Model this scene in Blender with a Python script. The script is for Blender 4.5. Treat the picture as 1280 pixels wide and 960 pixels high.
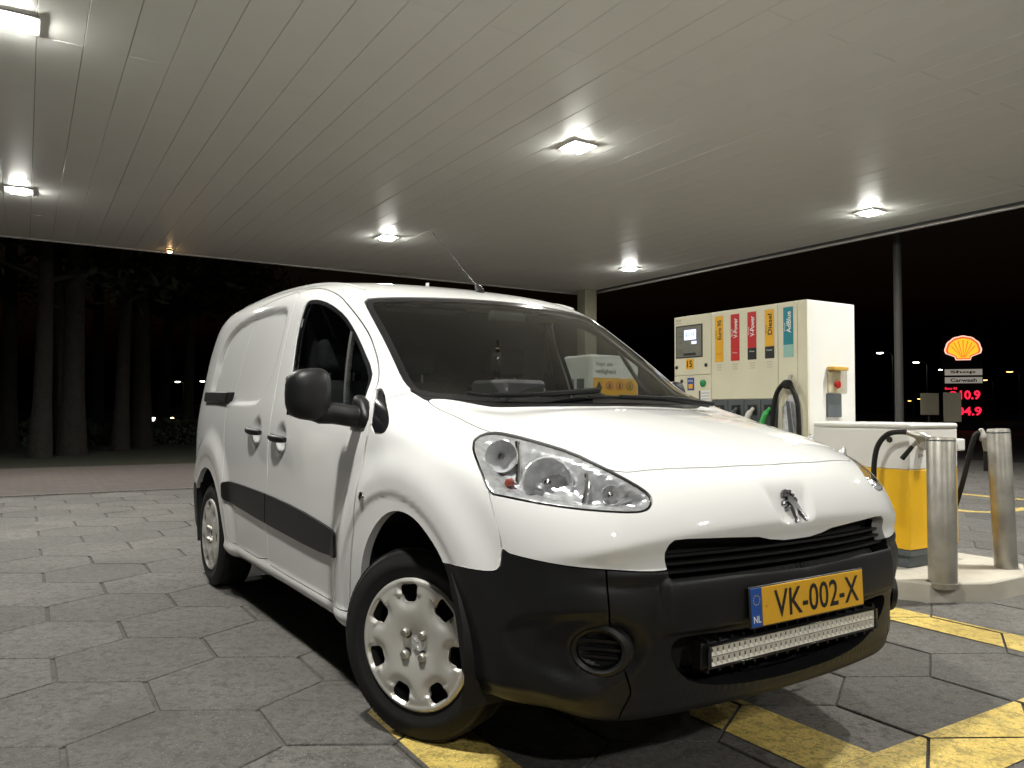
import bpy, bmesh, math, random
import numpy as np
from mathutils import Matrix, Vector
random.seed(7); rng = np.random.default_rng(7)
for o in list(bpy.data.objects): bpy.data.objects.remove(o)
SC = bpy.context.scene; COL = SC.collection
# ------------------------------------------------------------------ camera, sky, exposure
CAM_H, PITCH, ROLL, FPX = 1.0778, .0355, .0039, 984.48
cam_d = bpy.data.cameras.new('camera'); cam = bpy.data.objects.new('camera', cam_d); COL.objects.link(cam)
cam_d.sensor_width = 36; cam_d.lens = FPX/1280*36; cam_d.clip_start = .05; cam_d.clip_end = 2000
cp, sp, cr, sr = math.cos(PITCH), math.sin(PITCH), math.cos(ROLL), math.sin(ROLL)
fw = Vector((0, cp, sp)); up0 = Vector((0, -sp, cp)); rt0 = Vector((1, 0, 0))
rt = cr*rt0+sr*up0; up = cr*up0-sr*rt0
cam.matrix_world = Matrix(((rt.x, up.x, -fw.x, 0), (rt.y, up.y, -fw.y, 0), (rt.z, up.z, -fw.z, CAM_H), (0, 0, 0, 1)))
SC.camera = cam
W = bpy.data.worlds.new('World'); SC.world = W; W.use_nodes = True
wn = W.node_tree.nodes; wl = W.node_tree.links
sky = wn.new('ShaderNodeTexSky'); sky.sky_type = 'NISHITA'; sky.sun_disc = False
sky.sun_elevation = math.radians(-3.1); sky.sun_rotation = math.radians(200)
bgn = wn['Background']; wl.new(sky.outputs[0], bgn.inputs[0]); bgn.inputs[1].default_value = .05
SC.view_settings.view_transform = 'Standard'; SC.view_settings.look = 'None'
SC.view_settings.exposure = 0.45; SC.view_settings.gamma = 1
SC.cycles.use_denoising = True; SC.cycles.max_bounces = 8; SC.cycles.sample_clamp_indirect = 6
LAMP_W = 118
# station axes: U runs along the lanes, V across them (world angle A); the van stands nearly parallel
A = .554; UX, VX = (-math.sin(A), math.cos(A)), (math.cos(A), math.sin(A))
def S(u, v, z=0): return Vector((u*UX[0]+v*VX[0], u*UX[1]+v*VX[1], z))
def proj(P):
    q = Vector(P)-Vector((0, 0, CAM_H)); d = q.dot(fw)
    return (640+FPX*q.dot(rt)/d, 480-FPX*q.dot(up)/d, d)
def at(px, py, dist):
    d = fw+rt*((px-640)/FPX)+up*((480-py)/FPX); d = d/math.hypot(d.x, d.y)
    return Vector((0, 0, CAM_H))+d*dist
# ------------------------------------------------------------------ helpers
def empty(name, loc=(0, 0, 0), rz=0, label=None, cat=None, group=None, kind=None, parent=None):
    o = bpy.data.objects.new(name, None); COL.objects.link(o); o.location = loc; o.rotation_euler = (0, 0, rz); o.empty_display_size = .1
    return tag(o, label, cat, group, kind, parent)
def tag(o, label=None, cat=None, group=None, kind=None, parent=None):
    if label: o['label'] = label
    if cat: o['category'] = cat
    if group: o['group'] = group
    if kind: o['kind'] = kind
    if parent: o.parent = parent
    return o
def mobj(name, V, Fc, mat, parent=None, smooth=40, bevel=0, seg=2, loc=None, rz=None):
    me = bpy.data.meshes.new(name); me.from_pydata([tuple(v) for v in V], [], [tuple(f) for f in Fc]); me.update()
    if mat is not None:
        for m in (mat if isinstance(mat, (list, tuple)) else [mat]): me.materials.append(m)
    if smooth:
        me.shade_smooth(); me.set_sharp_from_angle(angle=math.radians(smooth))
    o = bpy.data.objects.new(name, me); COL.objects.link(o)
    if parent: o.parent = parent
    if loc is not None: o.location = loc
    if rz is not None: o.rotation_euler = (0, 0, rz)
    if bevel:
        b = o.modifiers.new('bevel', 'BEVEL'); b.width = bevel; b.segments = seg; b.limit_method = 'ANGLE'; b.angle_limit = math.radians(35); b.harden_normals = False
    return o
class MB:
    def __init__(s): s.v = []; s.f = []
    def add(s, V, Fc):
        n = len(s.v); s.v += [tuple(map(float, v)) for v in V]; s.f += [tuple(n+i for i in f) for f in Fc]; return s
    def box(s, a, b):
        x0, y0, z0 = a; x1, y1, z1 = b
        return s.add([(x0,y0,z0),(x1,y0,z0),(x1,y1,z0),(x0,y1,z0),(x0,y0,z1),(x1,y0,z1),(x1,y1,z1),(x0,y1,z1)],
                     [(3,2,1,0),(4,5,6,7),(0,1,5,4),(1,2,6,5),(2,3,7,6),(3,0,4,7)])
    def prism(s, poly, f0, f1):
        """poly of 2D points, f0/f1 map (a,b) to 3D bottom / top"""
        n = len(poly); V = [f0(*p) for p in poly]+[f1(*p) for p in poly]
        return s.add(V, [tuple(range(n-1, -1, -1)), tuple(range(n, 2*n))]+[(i, (i+1) % n, n+(i+1) % n, n+i) for i in range(n)])
    def tube(s, path, r, n=10, caps=True):
        P = [Vector(p) for p in path]; R = r if isinstance(r, (list, tuple)) else [r]*len(P); rings = []; ref = None
        for i, p in enumerate(P):
            t = (P[min(i+1, len(P)-1)]-P[max(i-1, 0)]).normalized()
            if ref is None: ref = Vector((0, 0, 1)) if abs(t.z) < .9 else Vector((1, 0, 0))
            a = (ref-t*ref.dot(t)).normalized(); b = t.cross(a); ref = a
            rings.append([p+(a*math.cos(2*math.pi*k/n)+b*math.sin(2*math.pi*k/n))*R[i] for k in range(n)])
        V = [v for rg in rings for v in rg]; Fc = []
        for i in range(len(P)-1):
            for k in range(n): Fc.append((i*n+k, i*n+(k+1) % n, (i+1)*n+(k+1) % n, (i+1)*n+k))
        if caps: Fc += [tuple(range(n-1, -1, -1)), tuple((len(P)-1)*n+k for k in range(n))]
        return s.add(V, Fc)
    def lathe(s, prof, M=Matrix(), n=32, close=False):
        """prof: list of (r, h); axis local z of M"""
        V = [M@Vector((r*math.cos(2*math.pi*k/n), r*math.sin(2*math.pi*k/n), h)) for r, h in prof for k in range(n)]
        m = len(prof); Fc = [(i*n+k, i*n+(k+1) % n, ((i+1) % m)*n+(k+1) % n, ((i+1) % m)*n+k) for i in range(m if close else m-1) for k in range(n)]
        return s.add(V, Fc)
    def build(s, name, mat, parent=None, **k): return mobj(name, s.v, s.f, mat, parent, **k)
def frame_m(o, xa, ya, za=None):
    x = Vector(xa).normalized(); y = Vector(ya).normalized(); z = x.cross(y).normalized() if za is None else Vector(za)
    return Matrix(((x.x, y.x, z.x, o[0]), (x.y, y.y, z.y, o[1]), (x.z, y.z, z.z, o[2]), (0, 0, 0, 1)))
def bez(pts, n=12):
    P = [Vector(p) for p in pts]; out = []
    for i in range(len(P)-1):
        p0, p1, p2, p3 = P[max(i-1, 0)], P[i], P[i+1], P[min(i+2, len(P)-1)]
        for k in range(n):
            t = k/n; out.append(.5*((2*p1)+(p2-p0)*t+(2*p0-5*p1+4*p2-p3)*t*t+(3*p1-p0-3*p2+p3)*t**3))
    return out+[P[-1]]
def text(name, body, M, w, h, mat, parent=None, ext=.0004, bold=0.0, space=1.0):
    """lettering fitted into a w x h rectangle centred at M's origin, lying in M's xy plane"""
    cu = bpy.data.curves.new(name, 'FONT'); cu.body = body; cu.size = 1; cu.resolution_u = 3; cu.offset = bold; cu.space_character = space
    t = bpy.data.objects.new(name, cu); me = bpy.data.meshes.new_from_object(t); bpy.data.objects.remove(t)
    co = np.array([v.co[:2] for v in me.vertices]); mn, mx = co.min(0), co.max(0); sc = (w/(mx[0]-mn[0]), h/(mx[1]-mn[1])) ; c = (mn+mx)/2
    for v in me.vertices: v.co = M@Vector(((v.co.x-c[0])*sc[0], (v.co.y-c[1])*sc[1], ext))
    me.materials.append(mat); o = bpy.data.objects.new(name, me); COL.objects.link(o)
    if parent: o.parent = parent
    return o
# ------------------------------------------------------------------ materials
def mat(name, col, rough=.5, metal=0., coat=0., emit=None, es=0, spec=.5, noise=None, bump=None, ior=None):
    m = bpy.data.materials.new(name); m.use_nodes = True; nt = m.node_tree; b = nt.nodes['Principled BSDF']
    b.inputs['Base Color'].default_value = (*col, 1); b.inputs['Roughness'].default_value = rough; b.inputs['Metallic'].default_value = metal
    b.inputs['Coat Weight'].default_value = coat; b.inputs['Coat Roughness'].default_value = .03; b.inputs['Specular IOR Level'].default_value = spec
    if emit: b.inputs['Emission Color'].default_value = (*emit, 1); b.inputs['Emission Strength'].default_value = es
    if noise or bump:
        tc = nt.nodes.new('ShaderNodeTexCoord')
    if noise:   # (scale, amount, second colour)
        n = nt.nodes.new('ShaderNodeTexNoise'); n.inputs['Scale'].default_value = noise[0]; n.inputs['Detail'].default_value = 6; nt.links.new(tc.outputs['Object'], n.inputs['Vector'])
        r = nt.nodes.new('ShaderNodeMapRange'); r.inputs[1].default_value = .35; r.inputs[2].default_value = .7; r.inputs[3].default_value = 0; r.inputs[4].default_value = noise[1]
        nt.links.new(n.outputs[0], r.inputs[0]); mx = nt.nodes.new('ShaderNodeMix'); mx.data_type = 'RGBA'
        mx.inputs[6].default_value = (*col, 1); mx.inputs[7].default_value = (*noise[2], 1); nt.links.new(r.outputs[0], mx.inputs[0]); nt.links.new(mx.outputs[2], b.inputs['Base Color'])
    if bump:    # (scale, strength, distance)
        n2 = nt.nodes.new('ShaderNodeTexNoise'); n2.inputs['Scale'].default_value = bump[0]; n2.inputs['Detail'].default_value = 4; nt.links.new(tc.outputs['Object'], n2.inputs['Vector'])
        bp = nt.nodes.new('ShaderNodeBump'); bp.inputs['Strength'].default_value = bump[1]; bp.inputs['Distance'].default_value = bump[2]
        nt.links.new(n2.outputs[0], bp.inputs['Height']); nt.links.new(bp.outputs[0], b.inputs['Normal'])
    return m
def glass_mat(name, tint, rough=.0, refl=1.0, ior=1.5):
    m = bpy.data.materials.new(name); m.use_nodes = True; nt = m.node_tree; nt.nodes.clear()
    out = nt.nodes.new('ShaderNodeOutputMaterial'); t = nt.nodes.new('ShaderNodeBsdfTransparent'); g = nt.nodes.new('ShaderNodeBsdfGlossy'); mx = nt.nodes.new('ShaderNodeMixShader')
    lw = nt.nodes.new('ShaderNodeLayerWeight'); pw_ = nt.nodes.new('ShaderNodeMath'); pw_.operation = 'POWER'; pw_.inputs[1].default_value = 5; nt.links.new(lw.outputs['Facing'], pw_.inputs[0]); f = nt.nodes.new('ShaderNodeMapRange'); f.inputs[3].default_value = .045; f.inputs[4].default_value = .9; nt.links.new(pw_.outputs[0], f.inputs[0]); t.inputs[0].default_value = (*tint, 1); g.inputs[0].default_value = (refl, refl, refl, 1); g.inputs['Roughness'].default_value = rough
    nt.links.new(f.outputs[0], mx.inputs[0]); nt.links.new(t.outputs[0], mx.inputs[1]); nt.links.new(g.outputs[0], mx.inputs[2]); nt.links.new(mx.outputs[0], out.inputs[0]); return m
M = {}
M['paint'] = mat('white_paint', (.70, .70, .70), .55, spec=.3, coat=1., noise=(2.2, .10, (.61, .60, .575)))
M['black_plastic'] = mat('black_plastic', (.0065, .0065, .0075), .46, spec=.32, noise=(9, .5, (.011, .011, .012)), bump=(420, .08, .001))
M['gloss_black'] = mat('gloss_black', (.01, .01, .012), .12)
M['dark'] = mat('dark_void', (.006, .006, .007), .8)
M['rubber'] = mat('rubber', (.009, .009, .009), .6, spec=.3, noise=(30, .4, (.018, .0175, .0165)), bump=(90, .15, .001))
M['silver'] = mat('hubcap_silver', (.66, .645, .61), .33, metal=.55, noise=(9, .4, (.52, .49, .44)), coat=.4)
M['chrome'] = mat('chrome', (.85, .85, .86), .08, metal=1)
M['steel'] = mat('brushed_steel', (.46, .44, .40), .43, metal=.85, noise=(7, .8, (.27, .255, .225)), bump=(60, .05, .001))
M['glass'] = glass_mat('screen_glass', (.66, .69, .67))
M['side_glass'] = glass_mat('side_glass', (.50, .53, .52))
M['lens'] = glass_mat('headlight_lens', (.93, .94, .95))
M['trim'] = mat('interior_trim', (.022, .022, .024), .7, noise=(20, .4, (.035, .035, .037)))
M['seat'] = mat('seat_fabric', (.03, .032, .036), .9, bump=(300, .3, .002))
M['yellow'] = mat('cabinet_yellow', (.80, .46, .012), .38, coat=.2, noise=(3, .35, (.66, .37, .012)))
M['cream'] = mat('pump_lit_cream', (.74, .70, .53), .38, coat=.25, noise=(4, .3, (.56, .52, .39)))  # yellower than the body: warm lamplight tinted into the pump's face panels
M['pwhite'] = mat('panel_white', (.74, .73, .70), .4, coat=.2, noise=(3, .3, (.63, .61, .57)))
M['slate'] = mat('slate_grey', (.07, .085, .095), .5, noise=(8, .5, (.11, .115, .115)))
M['plate'] = mat('plate_yellow', (.78, .42, .02), .35, noise=(40, .3, (.66, .35, .02)))
M['eublue'] = mat('plate_blue', (.01, .075, .36), .35)
M['ink'] = mat('ink_black', (.008, .008, .008), .45)
M['white'] = mat('print_white', (.8, .8, .78), .5)
M['red'] = mat('label_red', (.52, .02, .02), .4)
M['teal'] = mat('label_teal', (.01, .22, .27), .4)
M['paleteal'] = mat('label_pale_teal', (.30, .52, .46), .4)
M['labyel'] = mat('label_yellow', (.80, .42, .02), .4)
M['green'] = mat('button_green', (.01, .25, .08), .4)
M['blue'] = mat('sticker_blue', (.02, .06, .28), .4)
M['eurogold'] = mat('plate_gold', (.75, .6, .05), .4)
# ---------- van body as a smooth implicit surface (van frame: x forward from front axle, y left, z up) ----------
def catmull(P, n=8, closed=True):
    P = np.asarray(P, float); N = len(P); out = []
    for i in range(N if closed else N-1):
        p0, p1, p2, p3 = (P[(i+k) % N] if closed else P[min(max(i+k, 0), N-1)] for k in (-1, 0, 1, 2))
        t0 = 0.; t1 = t0+np.linalg.norm(p1-p0)**.5+1e-9; t2 = t1+np.linalg.norm(p2-p1)**.5; t3 = t2+np.linalg.norm(p3-p2)**.5+1e-9
        for t in np.linspace(t1, t2, n, endpoint=False):
            A1 = (t1-t)/(t1-t0)*p0+(t-t0)/(t1-t0)*p1; A2 = (t2-t)/(t2-t1)*p1+(t-t1)/(t2-t1)*p2; A3 = (t3-t)/(t3-t2)*p2+(t-t2)/(t3-t2)*p3
            B1 = (t2-t)/(t2-t0)*A1+(t-t0)/(t2-t0)*A2; B2 = (t3-t)/(t3-t1)*A2+(t-t1)/(t3-t1)*A3
            out.append((t2-t)/(t2-t1)*B1+(t-t1)/(t2-t1)*B2)
    if not closed: out.append(P[-1])
    return np.array(out)
def sdpoly(p, V):
    """signed distance (negative inside) from points p (n,2) to closed polygon V"""
    p = np.asarray(p, float); d = np.full(len(p), 1e18); s = np.ones(len(p))
    A = V; B = np.roll(V, -1, 0)
    for a, b in zip(A, B):
        e = b-a; w = p-a
        t = np.clip((w@e)/(e@e+1e-18), 0, 1)
        q = w-t[:, None]*e; d = np.minimum(d, (q*q).sum(1))
        c1 = p[:, 1] >= a[1]; c2 = p[:, 1] < b[1]; c3 = e[0]*w[:, 1] > e[1]*w[:, 0]
        f = (c1 & c2 & c3) | (~c1 & ~c2 & ~c3); s[f] = -s[f]
    return s*np.sqrt(d)
def sstep(a, b, x):
    t = np.clip((x-a)/(b-a), 0, 1); return t*t*t*(t*(6*t-15)+10)
def smax(a, b, k):
    h = np.maximum(k-np.abs(a-b), 0)/k; return np.maximum(a, b)+h*h*h*k/6
PROFILE = [(.70,.235),(.80,.235),(.865,.262),(.895,.35),(.915,.44),(.925,.52),(.923,.60),(.914,.645),(.892,.69),(.888,.715),(.898,.752),(.888,.785),(.862,.835),(.82,.888),(.75,.940),
 (.6,1.0),(.4,1.052),(.2,1.086),(.07,1.107),(-.06,1.197),(-.37,1.398),(-.6,1.532),(-.77,1.612),(-.92,1.662),(-1.1,1.704),(-1.35,1.742),(-1.7,1.775),(-2.2,1.797),(-2.8,1.797),(-3.2,1.775),
 (-3.36,1.73),(-3.43,1.62),(-3.455,1.3),(-3.46,.9),(-3.47,.6),(-3.46,.36),(-3.40,.29),(-3.2,.27),(-2.,.265),(-1.,.265),(0,.255)]
GX0, GZ0, GD, GNX, GNZ = -4.3, -.3, .01, 640, 280
def _table():
    V = catmull(PROFILE, 8)
    gx = GX0+GD*np.arange(GNX); gz = GZ0+GD*np.arange(GNZ)
    X, Z = np.meshgrid(gx, gz, indexing='ij')
    T = sdpoly(np.c_[X.ravel(), Z.ravel()], V).reshape(GNX, GNZ)
    k = np.exp(-.5*(np.arange(-6, 7)/1.0)**2); k /= k.sum()
    for ax in (0, 1):
        pad = [(6, 6), (0, 0)] if ax == 0 else [(0, 0), (6, 6)]
        Q = np.pad(T, pad, mode='edge'); T = sum(k[i]*(Q[i:i+GNX] if ax == 0 else Q[:, i:i+GNZ]) for i in range(13))
    return T
TAB = _table()
def prof(x, z):
    u = np.clip((x-GX0)/GD, 0, GNX-1.001); v = np.clip((z-GZ0)/GD, 0, GNZ-1.001)
    i = u.astype(int); j = v.astype(int); a = u-i; b = v-j
    return TAB[i, j]*(1-a)*(1-b)+TAB[i+1, j]*a*(1-b)+TAB[i, j+1]*(1-a)*b+TAB[i+1, j+1]*a*b
def spl(pts):
    P = catmull(pts, 24, closed=False); k = np.argsort(P[:, 0]); return P[k, 0], P[k, 1]
WZ = spl([(.0,.80),(.2,.835),(.28,.858),(.4,.872),(.55,.884),(.7,.889),(.85,.889),(.95,.885),(1.03,.878),(1.1,.868),(1.22,.846),(1.35,.822),(1.51,.787),(1.63,.755),(1.75,.715),(1.9,.64)])
WX = spl([(-4.,.16),(-3.6,.085),(-3.4,.05),(-3.1,.018),(-2.8,.006),(-2.4,0),(-1.2,0),(-.4,.0),(0,.008),(.3,.03),(.5,.062),(.65,.10),(.8,.16),(.95,.26),(1.2,.5)])
SAGB = spl([(0,0),(.2,.006),(.4,.025),(.55,.05),(.7,.09),(.8,.135),(.9,.20),(1.1,.36)])      # bumper / nose plan curve
SAGW = spl([(0,0),(.2,.012),(.4,.052),(.55,.102),(.7,.165),(.8,.22),(.9,.28),(1.1,.42)])      # windscreen plan curve
CAMR = spl([(0,0),(.3,.005),(.5,.016),(.65,.035),(.8,.07),(1.1,.18)])                      # roof crown
CAMB = spl([(0,0),(.3,.006),(.5,.02),(.65,.042),(.8,.085),(1.1,.24)])                      # bonnet crown
def tab(t, x): return np.interp(x, t[0], t[1])
def arch_bump(x, z, xc, zc=.33):
    r = np.hypot(x-xc, (z-zc)*.98)
    return .026*(1-sstep(.50, .655, r))-.006*(1-sstep(.455, .475, r))
def F(P):
    x, y, z = P[:, 0], P[:, 1], P[:, 2]; ay = np.sqrt(y*y+1e-6)
    ws = sstep(1.02, 1.2, z)*sstep(-1.6, -.6, x)+0
    front = sstep(-.9, -.2, x)
    sag = (tab(SAGB, ay)*(1-ws)+tab(SAGW, ay)*ws)*sstep(-1.5, -.6, x)
    sag = sag-.12*(ay/.85)**4*sstep(-2.9, -3.3, x)*1.0
    lowz = sstep(.45, .8, z)
    cam = (tab(CAMB, ay)*front+tab(CAMR, ay)*(1-front))*lowz
    cam = cam-.05*sstep(.45, .74, ay)*np.exp(-((x+.10)/.26)**2)*front*sstep(.8,1.,z)*(1-sstep(1.08,1.22,z))
    a = prof(x+sag, z+cam)
    w = tab(WZ, z)-tab(WX, x)*(1+.0*z)
    w = w+arch_bump(x, z, .0)+arch_bump(x, z, -2.728)
    w = w-.09*sstep(-1.7, -.2, x)*sstep(.85, 1.65, z)*1.15        # cab narrows towards the screen pillars
    b = ay-w
    k = .08+.02*sstep(.9, 1.3, z)+.06*sstep(1.4,1.6,z)*sstep(-.5,-1.3,x)+.14*sstep(.2, .7, x)
    return smax(a, b, k)
def grad(P, e=.006):
    G = np.empty_like(P)
    for i in range(3):
        d = np.zeros(3); d[i] = e; G[:, i] = F(P+d)-F(P-d)
    return G/(np.linalg.norm(G, axis=1)[:, None]+1e-12)
# end body
# ------------------------------------------------------------------ van: skin mesh, then panels cut out of it
VAN_LOC, VAN_RZ = (.3629, 3.0993, 0), -.9912
def base_mesh(nth=236, ns=236, nf=104, nr=44):
    th = np.linspace(-math.pi/2, math.pi/2, nth); s = np.linspace(-2.9, .1, ns)
    O = []; D = []
    rad = np.c_[np.zeros(nth), -np.cos(th), np.sin(th)]
    zc = lambda x: .86-.16*sstep(-1.6, .1, x)
    for b in np.linspace(math.pi/2, 0, nr, endpoint=False):
        O.append(np.tile([s[0], 0, .86], (nth, 1))); D.append(np.c_[np.full(nth, -math.sin(b)), rad[:, 1]*math.cos(b), rad[:, 2]*math.cos(b)])
    for x in s:
        O.append(np.tile([x, 0, float(zc(np.array(x)))], (nth, 1))); D.append(rad.copy())
    for b in np.linspace(0, math.pi/2, nf+1)[1:]:
        O.append(np.tile([s[-1], 0, .70], (nth, 1))); D.append(np.c_[np.full(nth, math.sin(b)), rad[:, 1]*math.cos(b), rad[:, 2]*math.cos(b)])
    R = len(O); O = np.concatenate(O); D = np.concatenate(D)
    lo = np.full(len(O), .12); hi = np.full(len(O), 1.9)
    for _ in range(30):
        m = (lo+hi)/2; f = F(O+D*m[:, None]); lo = np.where(f < 0, m, lo); hi = np.where(f < 0, hi, m)
    P = O+D*((lo+hi)/2)[:, None]
    idx = np.arange(R*nth).reshape(R, nth)
    a, b, c, d = idx[:-1, :-1].ravel(), idx[:-1, 1:].ravel(), idx[1:, 1:].ravel(), idx[1:, :-1].ravel()
    T = np.r_[np.c_[a, b, c], np.c_[a, c, d]]
    seam = np.zeros(len(P), bool); seam[idx[:, 0]] = seam[idx[:, -1]] = True; seam[idx[0]] = seam[idx[-1]] = True
    P[seam, 1] = 0
    # orientation: outward
    n = np.cross(P[T[:, 1]]-P[T[:, 0]], P[T[:, 2]]-P[T[:, 0]]); c0 = P[T].mean(1)-np.array([-1.3, 0, .8])
    if ((n*c0).sum(1) < 0).mean() > .5: T = T[:, ::-1]
    mir = np.full(len(P), -1); mir[seam] = np.where(seam)[0]; k = np.where(~seam)[0]; mir[k] = len(P)+np.arange(len(k))
    P2 = np.r_[P, P[k]*[1, -1, 1]]; T2 = np.r_[T, mir[T][:, ::-1]]
    return P2, T2
def vnormals(P, T):
    n = np.cross(P[T[:, 1]]-P[T[:, 0]], P[T[:, 2]]-P[T[:, 0]]); N = np.zeros_like(P)
    for i in range(3): np.add.at(N, T[:, i], n)
    return N/(np.linalg.norm(N, axis=1)[:, None]+1e-14)
def chaikin(P, it=2):
    P = np.asarray(P, float)
    for _ in range(it):
        Q = np.roll(P, -1, 0); P = np.stack([.75*P+.25*Q, .25*P+.75*Q], 1).reshape(-1, 2)
    return P
class Skin:
    def __init__(s, P, N, T, D): s.P, s.N, s.T, s.D = P, N, T, D
    def clip(s, d):
        """keep the part where d < 0"""
        ins = d < 0; t = s.T; c = ins[t].sum(1)
        keep = t[c == 3]; newT = [keep]; ea = []; eb = []; recs = []
        for cnt in (1, 2):
            q = t[c == cnt]
            if not len(q): continue
            m = ins[q] if cnt == 1 else ~ins[q]; k = m.argmax(1); r = np.arange(len(q))
            a, b, cc = q[r, k], q[r, (k+1) % 3], q[r, (k+2) % 3]
            recs.append((cnt, a, b, cc))
        allE = np.concatenate([np.sort(np.r_[np.c_[a, b], np.c_[a, cc]], 1) for _, a, b, cc in recs]) if recs else np.zeros((0, 2), int)
        ue, inv = np.unique(allE, axis=0, return_inverse=True) if len(allE) else (allE, np.zeros(0, int)); inv = inv.ravel()
        n0 = len(s.P); off = 0
        if len(ue):
            da, db = d[ue[:, 0]], d[ue[:, 1]]; w = (da/(da-db))[:, None]
            P = np.r_[s.P, s.P[ue[:, 0]]*(1-w)+s.P[ue[:, 1]]*w]; N = np.r_[s.N, s.N[ue[:, 0]]*(1-w)+s.N[ue[:, 1]]*w]; D = np.r_[s.D, s.D[ue[:, 0]]*(1-w)+s.D[ue[:, 1]]*w]
        else: P, N, D = s.P, s.N, s.D
        for cnt, a, b, cc in recs:
            L = len(a); ab = n0+inv[off:off+L]; ac = n0+inv[off+L:off+2*L]; off += 2*L
            if cnt == 1: newT.append(np.c_[a, ab, ac])
            else: newT += [np.c_[ab, b, cc], np.c_[ab, cc, ac]]
        T = np.concatenate(newT); used = np.unique(T); mp = np.full(len(P), -1); mp[used] = np.arange(len(used))
        return Skin(P[used], N[used]/np.linalg.norm(N[used], axis=1)[:, None], mp[T], D[used])
    def sel(s, mask):   # keep triangles whose vertices satisfy mask
        T = s.T[mask[s.T].all(1)]; used = np.unique(T); mp = np.full(len(s.P), -1); mp[used] = np.arange(len(used))
        return Skin(s.P[used], s.N[used], mp[T], s.D[used])
    def obj(s, name, m, parent, off=0., rim=.02, smooth_rim=False):
        if not len(s.T): print('EMPTY PANEL', name); return None
        P = s.P+s.N*off; V = [P]; Nn = [s.N]; Fc = [s.T]
        if rim:
            E = np.concatenate([s.T[:, [0, 1]], s.T[:, [1, 2]], s.T[:, [2, 0]]]); key = np.sort(E, 1)
            u, i, c = np.unique(key, axis=0, return_index=True, return_counts=True); B = E[i[c == 1]]
            a, b = P[B[:, 0]], P[B[:, 1]]; na, nb = s.N[B[:, 0]], s.N[B[:, 1]]
            out = np.cross(b-a, na); ln = np.linalg.norm(out, axis=1)[:, None]; ok = ln[:, 0] > 1e-7; out = out/np.maximum(ln, 1e-9)
            a, b, na, nb, out = a[ok], b[ok], na[ok], nb[ok], out[ok]; n = len(a); base = len(P)
            V += [a, b, b-nb*rim, a-na*rim]; Nn += [out]*4; q = base+np.arange(n)
            Fc += [np.c_[q, q+3*n, q+2*n], np.c_[q, q+2*n, q+n]]
        V = np.concatenate(V); Nn = np.concatenate(Nn); Fc = np.concatenate(Fc)
        me = bpy.data.meshes.new(name); me.vertices.add(len(V)); me.vertices.foreach_set('co', V.ravel().astype(np.float32))
        me.loops.add(len(Fc)*3); me.loops.foreach_set('vertex_index', Fc.ravel().astype(np.int32)); me.polygons.add(len(Fc))
        me.polygons.foreach_set('loop_start', (np.arange(len(Fc))*3).astype(np.int32)); me.update(calc_edges=True); me.validate()
        me.shade_smooth()
        if len(me.vertices) == len(Nn): me.normals_split_custom_set_from_vertices(Nn.tolist())
        me.materials.append(m); o = bpy.data.objects.new(name, me); COL.objects.link(o); o.parent = parent; return o
P0, T0 = base_mesh()
def al(P): return np.arctan2(np.abs(P[:, 1]), P[:, 0]+.3)
def to_az(pts): return np.array([(math.atan2(abs(y), x+.3), z) for x, y, z in pts])
def cut(P, kind, poly, it=2, guard=None):
    q = {'xz': lambda: P[:, [0, 2]], 'az': lambda: np.c_[al(P), P[:, 2]], 'yz': lambda: np.c_[np.abs(P[:, 1]), P[:, 2]], 'xy': lambda: np.c_[P[:, 0], np.abs(P[:, 1])]}[kind]()
    V = chaikin(poly, it); lo, hi = V.min(0)-.15, V.max(0)+.15
    near = ((q > lo) & (q < hi)).all(1); d = np.full(len(P), .15); d[near] = sdpoly(q[near], V)
    if guard is not None: d = np.maximum(d, guard)
    return d
ay0 = np.abs(P0[:, 1]); X0, Z0 = P0[:, 0], P0[:, 2]
# --- small surface relief pressed into the sheet metal
WIN = [(-1.346,1.612),(-1.356,1.553),(-1.35,1.448),(-1.317,1.325),(-1.30,1.271),(-1.275,1.12),(-1.25,1.065),(-1.18,1.055),(-.8,1.04),(-.37,1.022),(-.345,1.03),(-.423,1.183),(-.464,1.236),(-.645,1.352),(-.781,1.437),(-.887,1.497),(-1.024,1.553),(-1.139,1.588),(-1.25,1.61)]
RECESS = [(-1.589,1.612),(-1.902,1.632),(-2.155,1.637),(-2.516,1.622),(-2.725,1.583),(-2.861,1.516),(-2.93,1.381),(-2.95,1.20),(-2.9,1.14),(-2.383,1.115),(-1.80,1.105),(-1.70,1.14),(-1.60,1.239),(-1.555,1.337),(-1.56,1.5)]
HEAD = to_az([(.285,.767,.984),(.262,.732,1.005),(.275,.689,1.016),(.34,.656,1.008),(.464,.622,.985),(.563,.592,.962),(.668,.567,.926),(.751,.528,.886),(.795,.50,.855),(.808,.506,.832),(.814,.528,.815),(.806,.564,.809),(.749,.668,.816),(.667,.74,.825),(.583,.781,.834),(.52,.806,.841),(.474,.821,.844),(.407,.811,.913)])
side = ay0 > .5
disp = np.zeros(len(P0))
dr = cut(P0, 'xz', RECESS, 2); disp -= .020*(1-sstep(-.024, .002, dr))*side
for cx, cz in ((-1.295, .948), (-1.705, .972)):
    rr = np.hypot((X0-cx)/.100, (Z0-cz)/.092); disp -= .022*(1-sstep(.25, 1., rr))*side
emb = cut(P0, 'yz', [(-.05,.96),(.16,.96),(.125,.87),(.10,.80),(.085,.755),(.055,.741),(-.05,.739)], 2, np.where(X0 > .6, -1, 1)); disp -= .012*(1-sstep(-.045, .004, emb))*(1-sstep(.80, .885, Z0))
dh = cut(P0, 'az', HEAD, 1); disp -= .006*sstep(-.004, .0, -dh)*0
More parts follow.
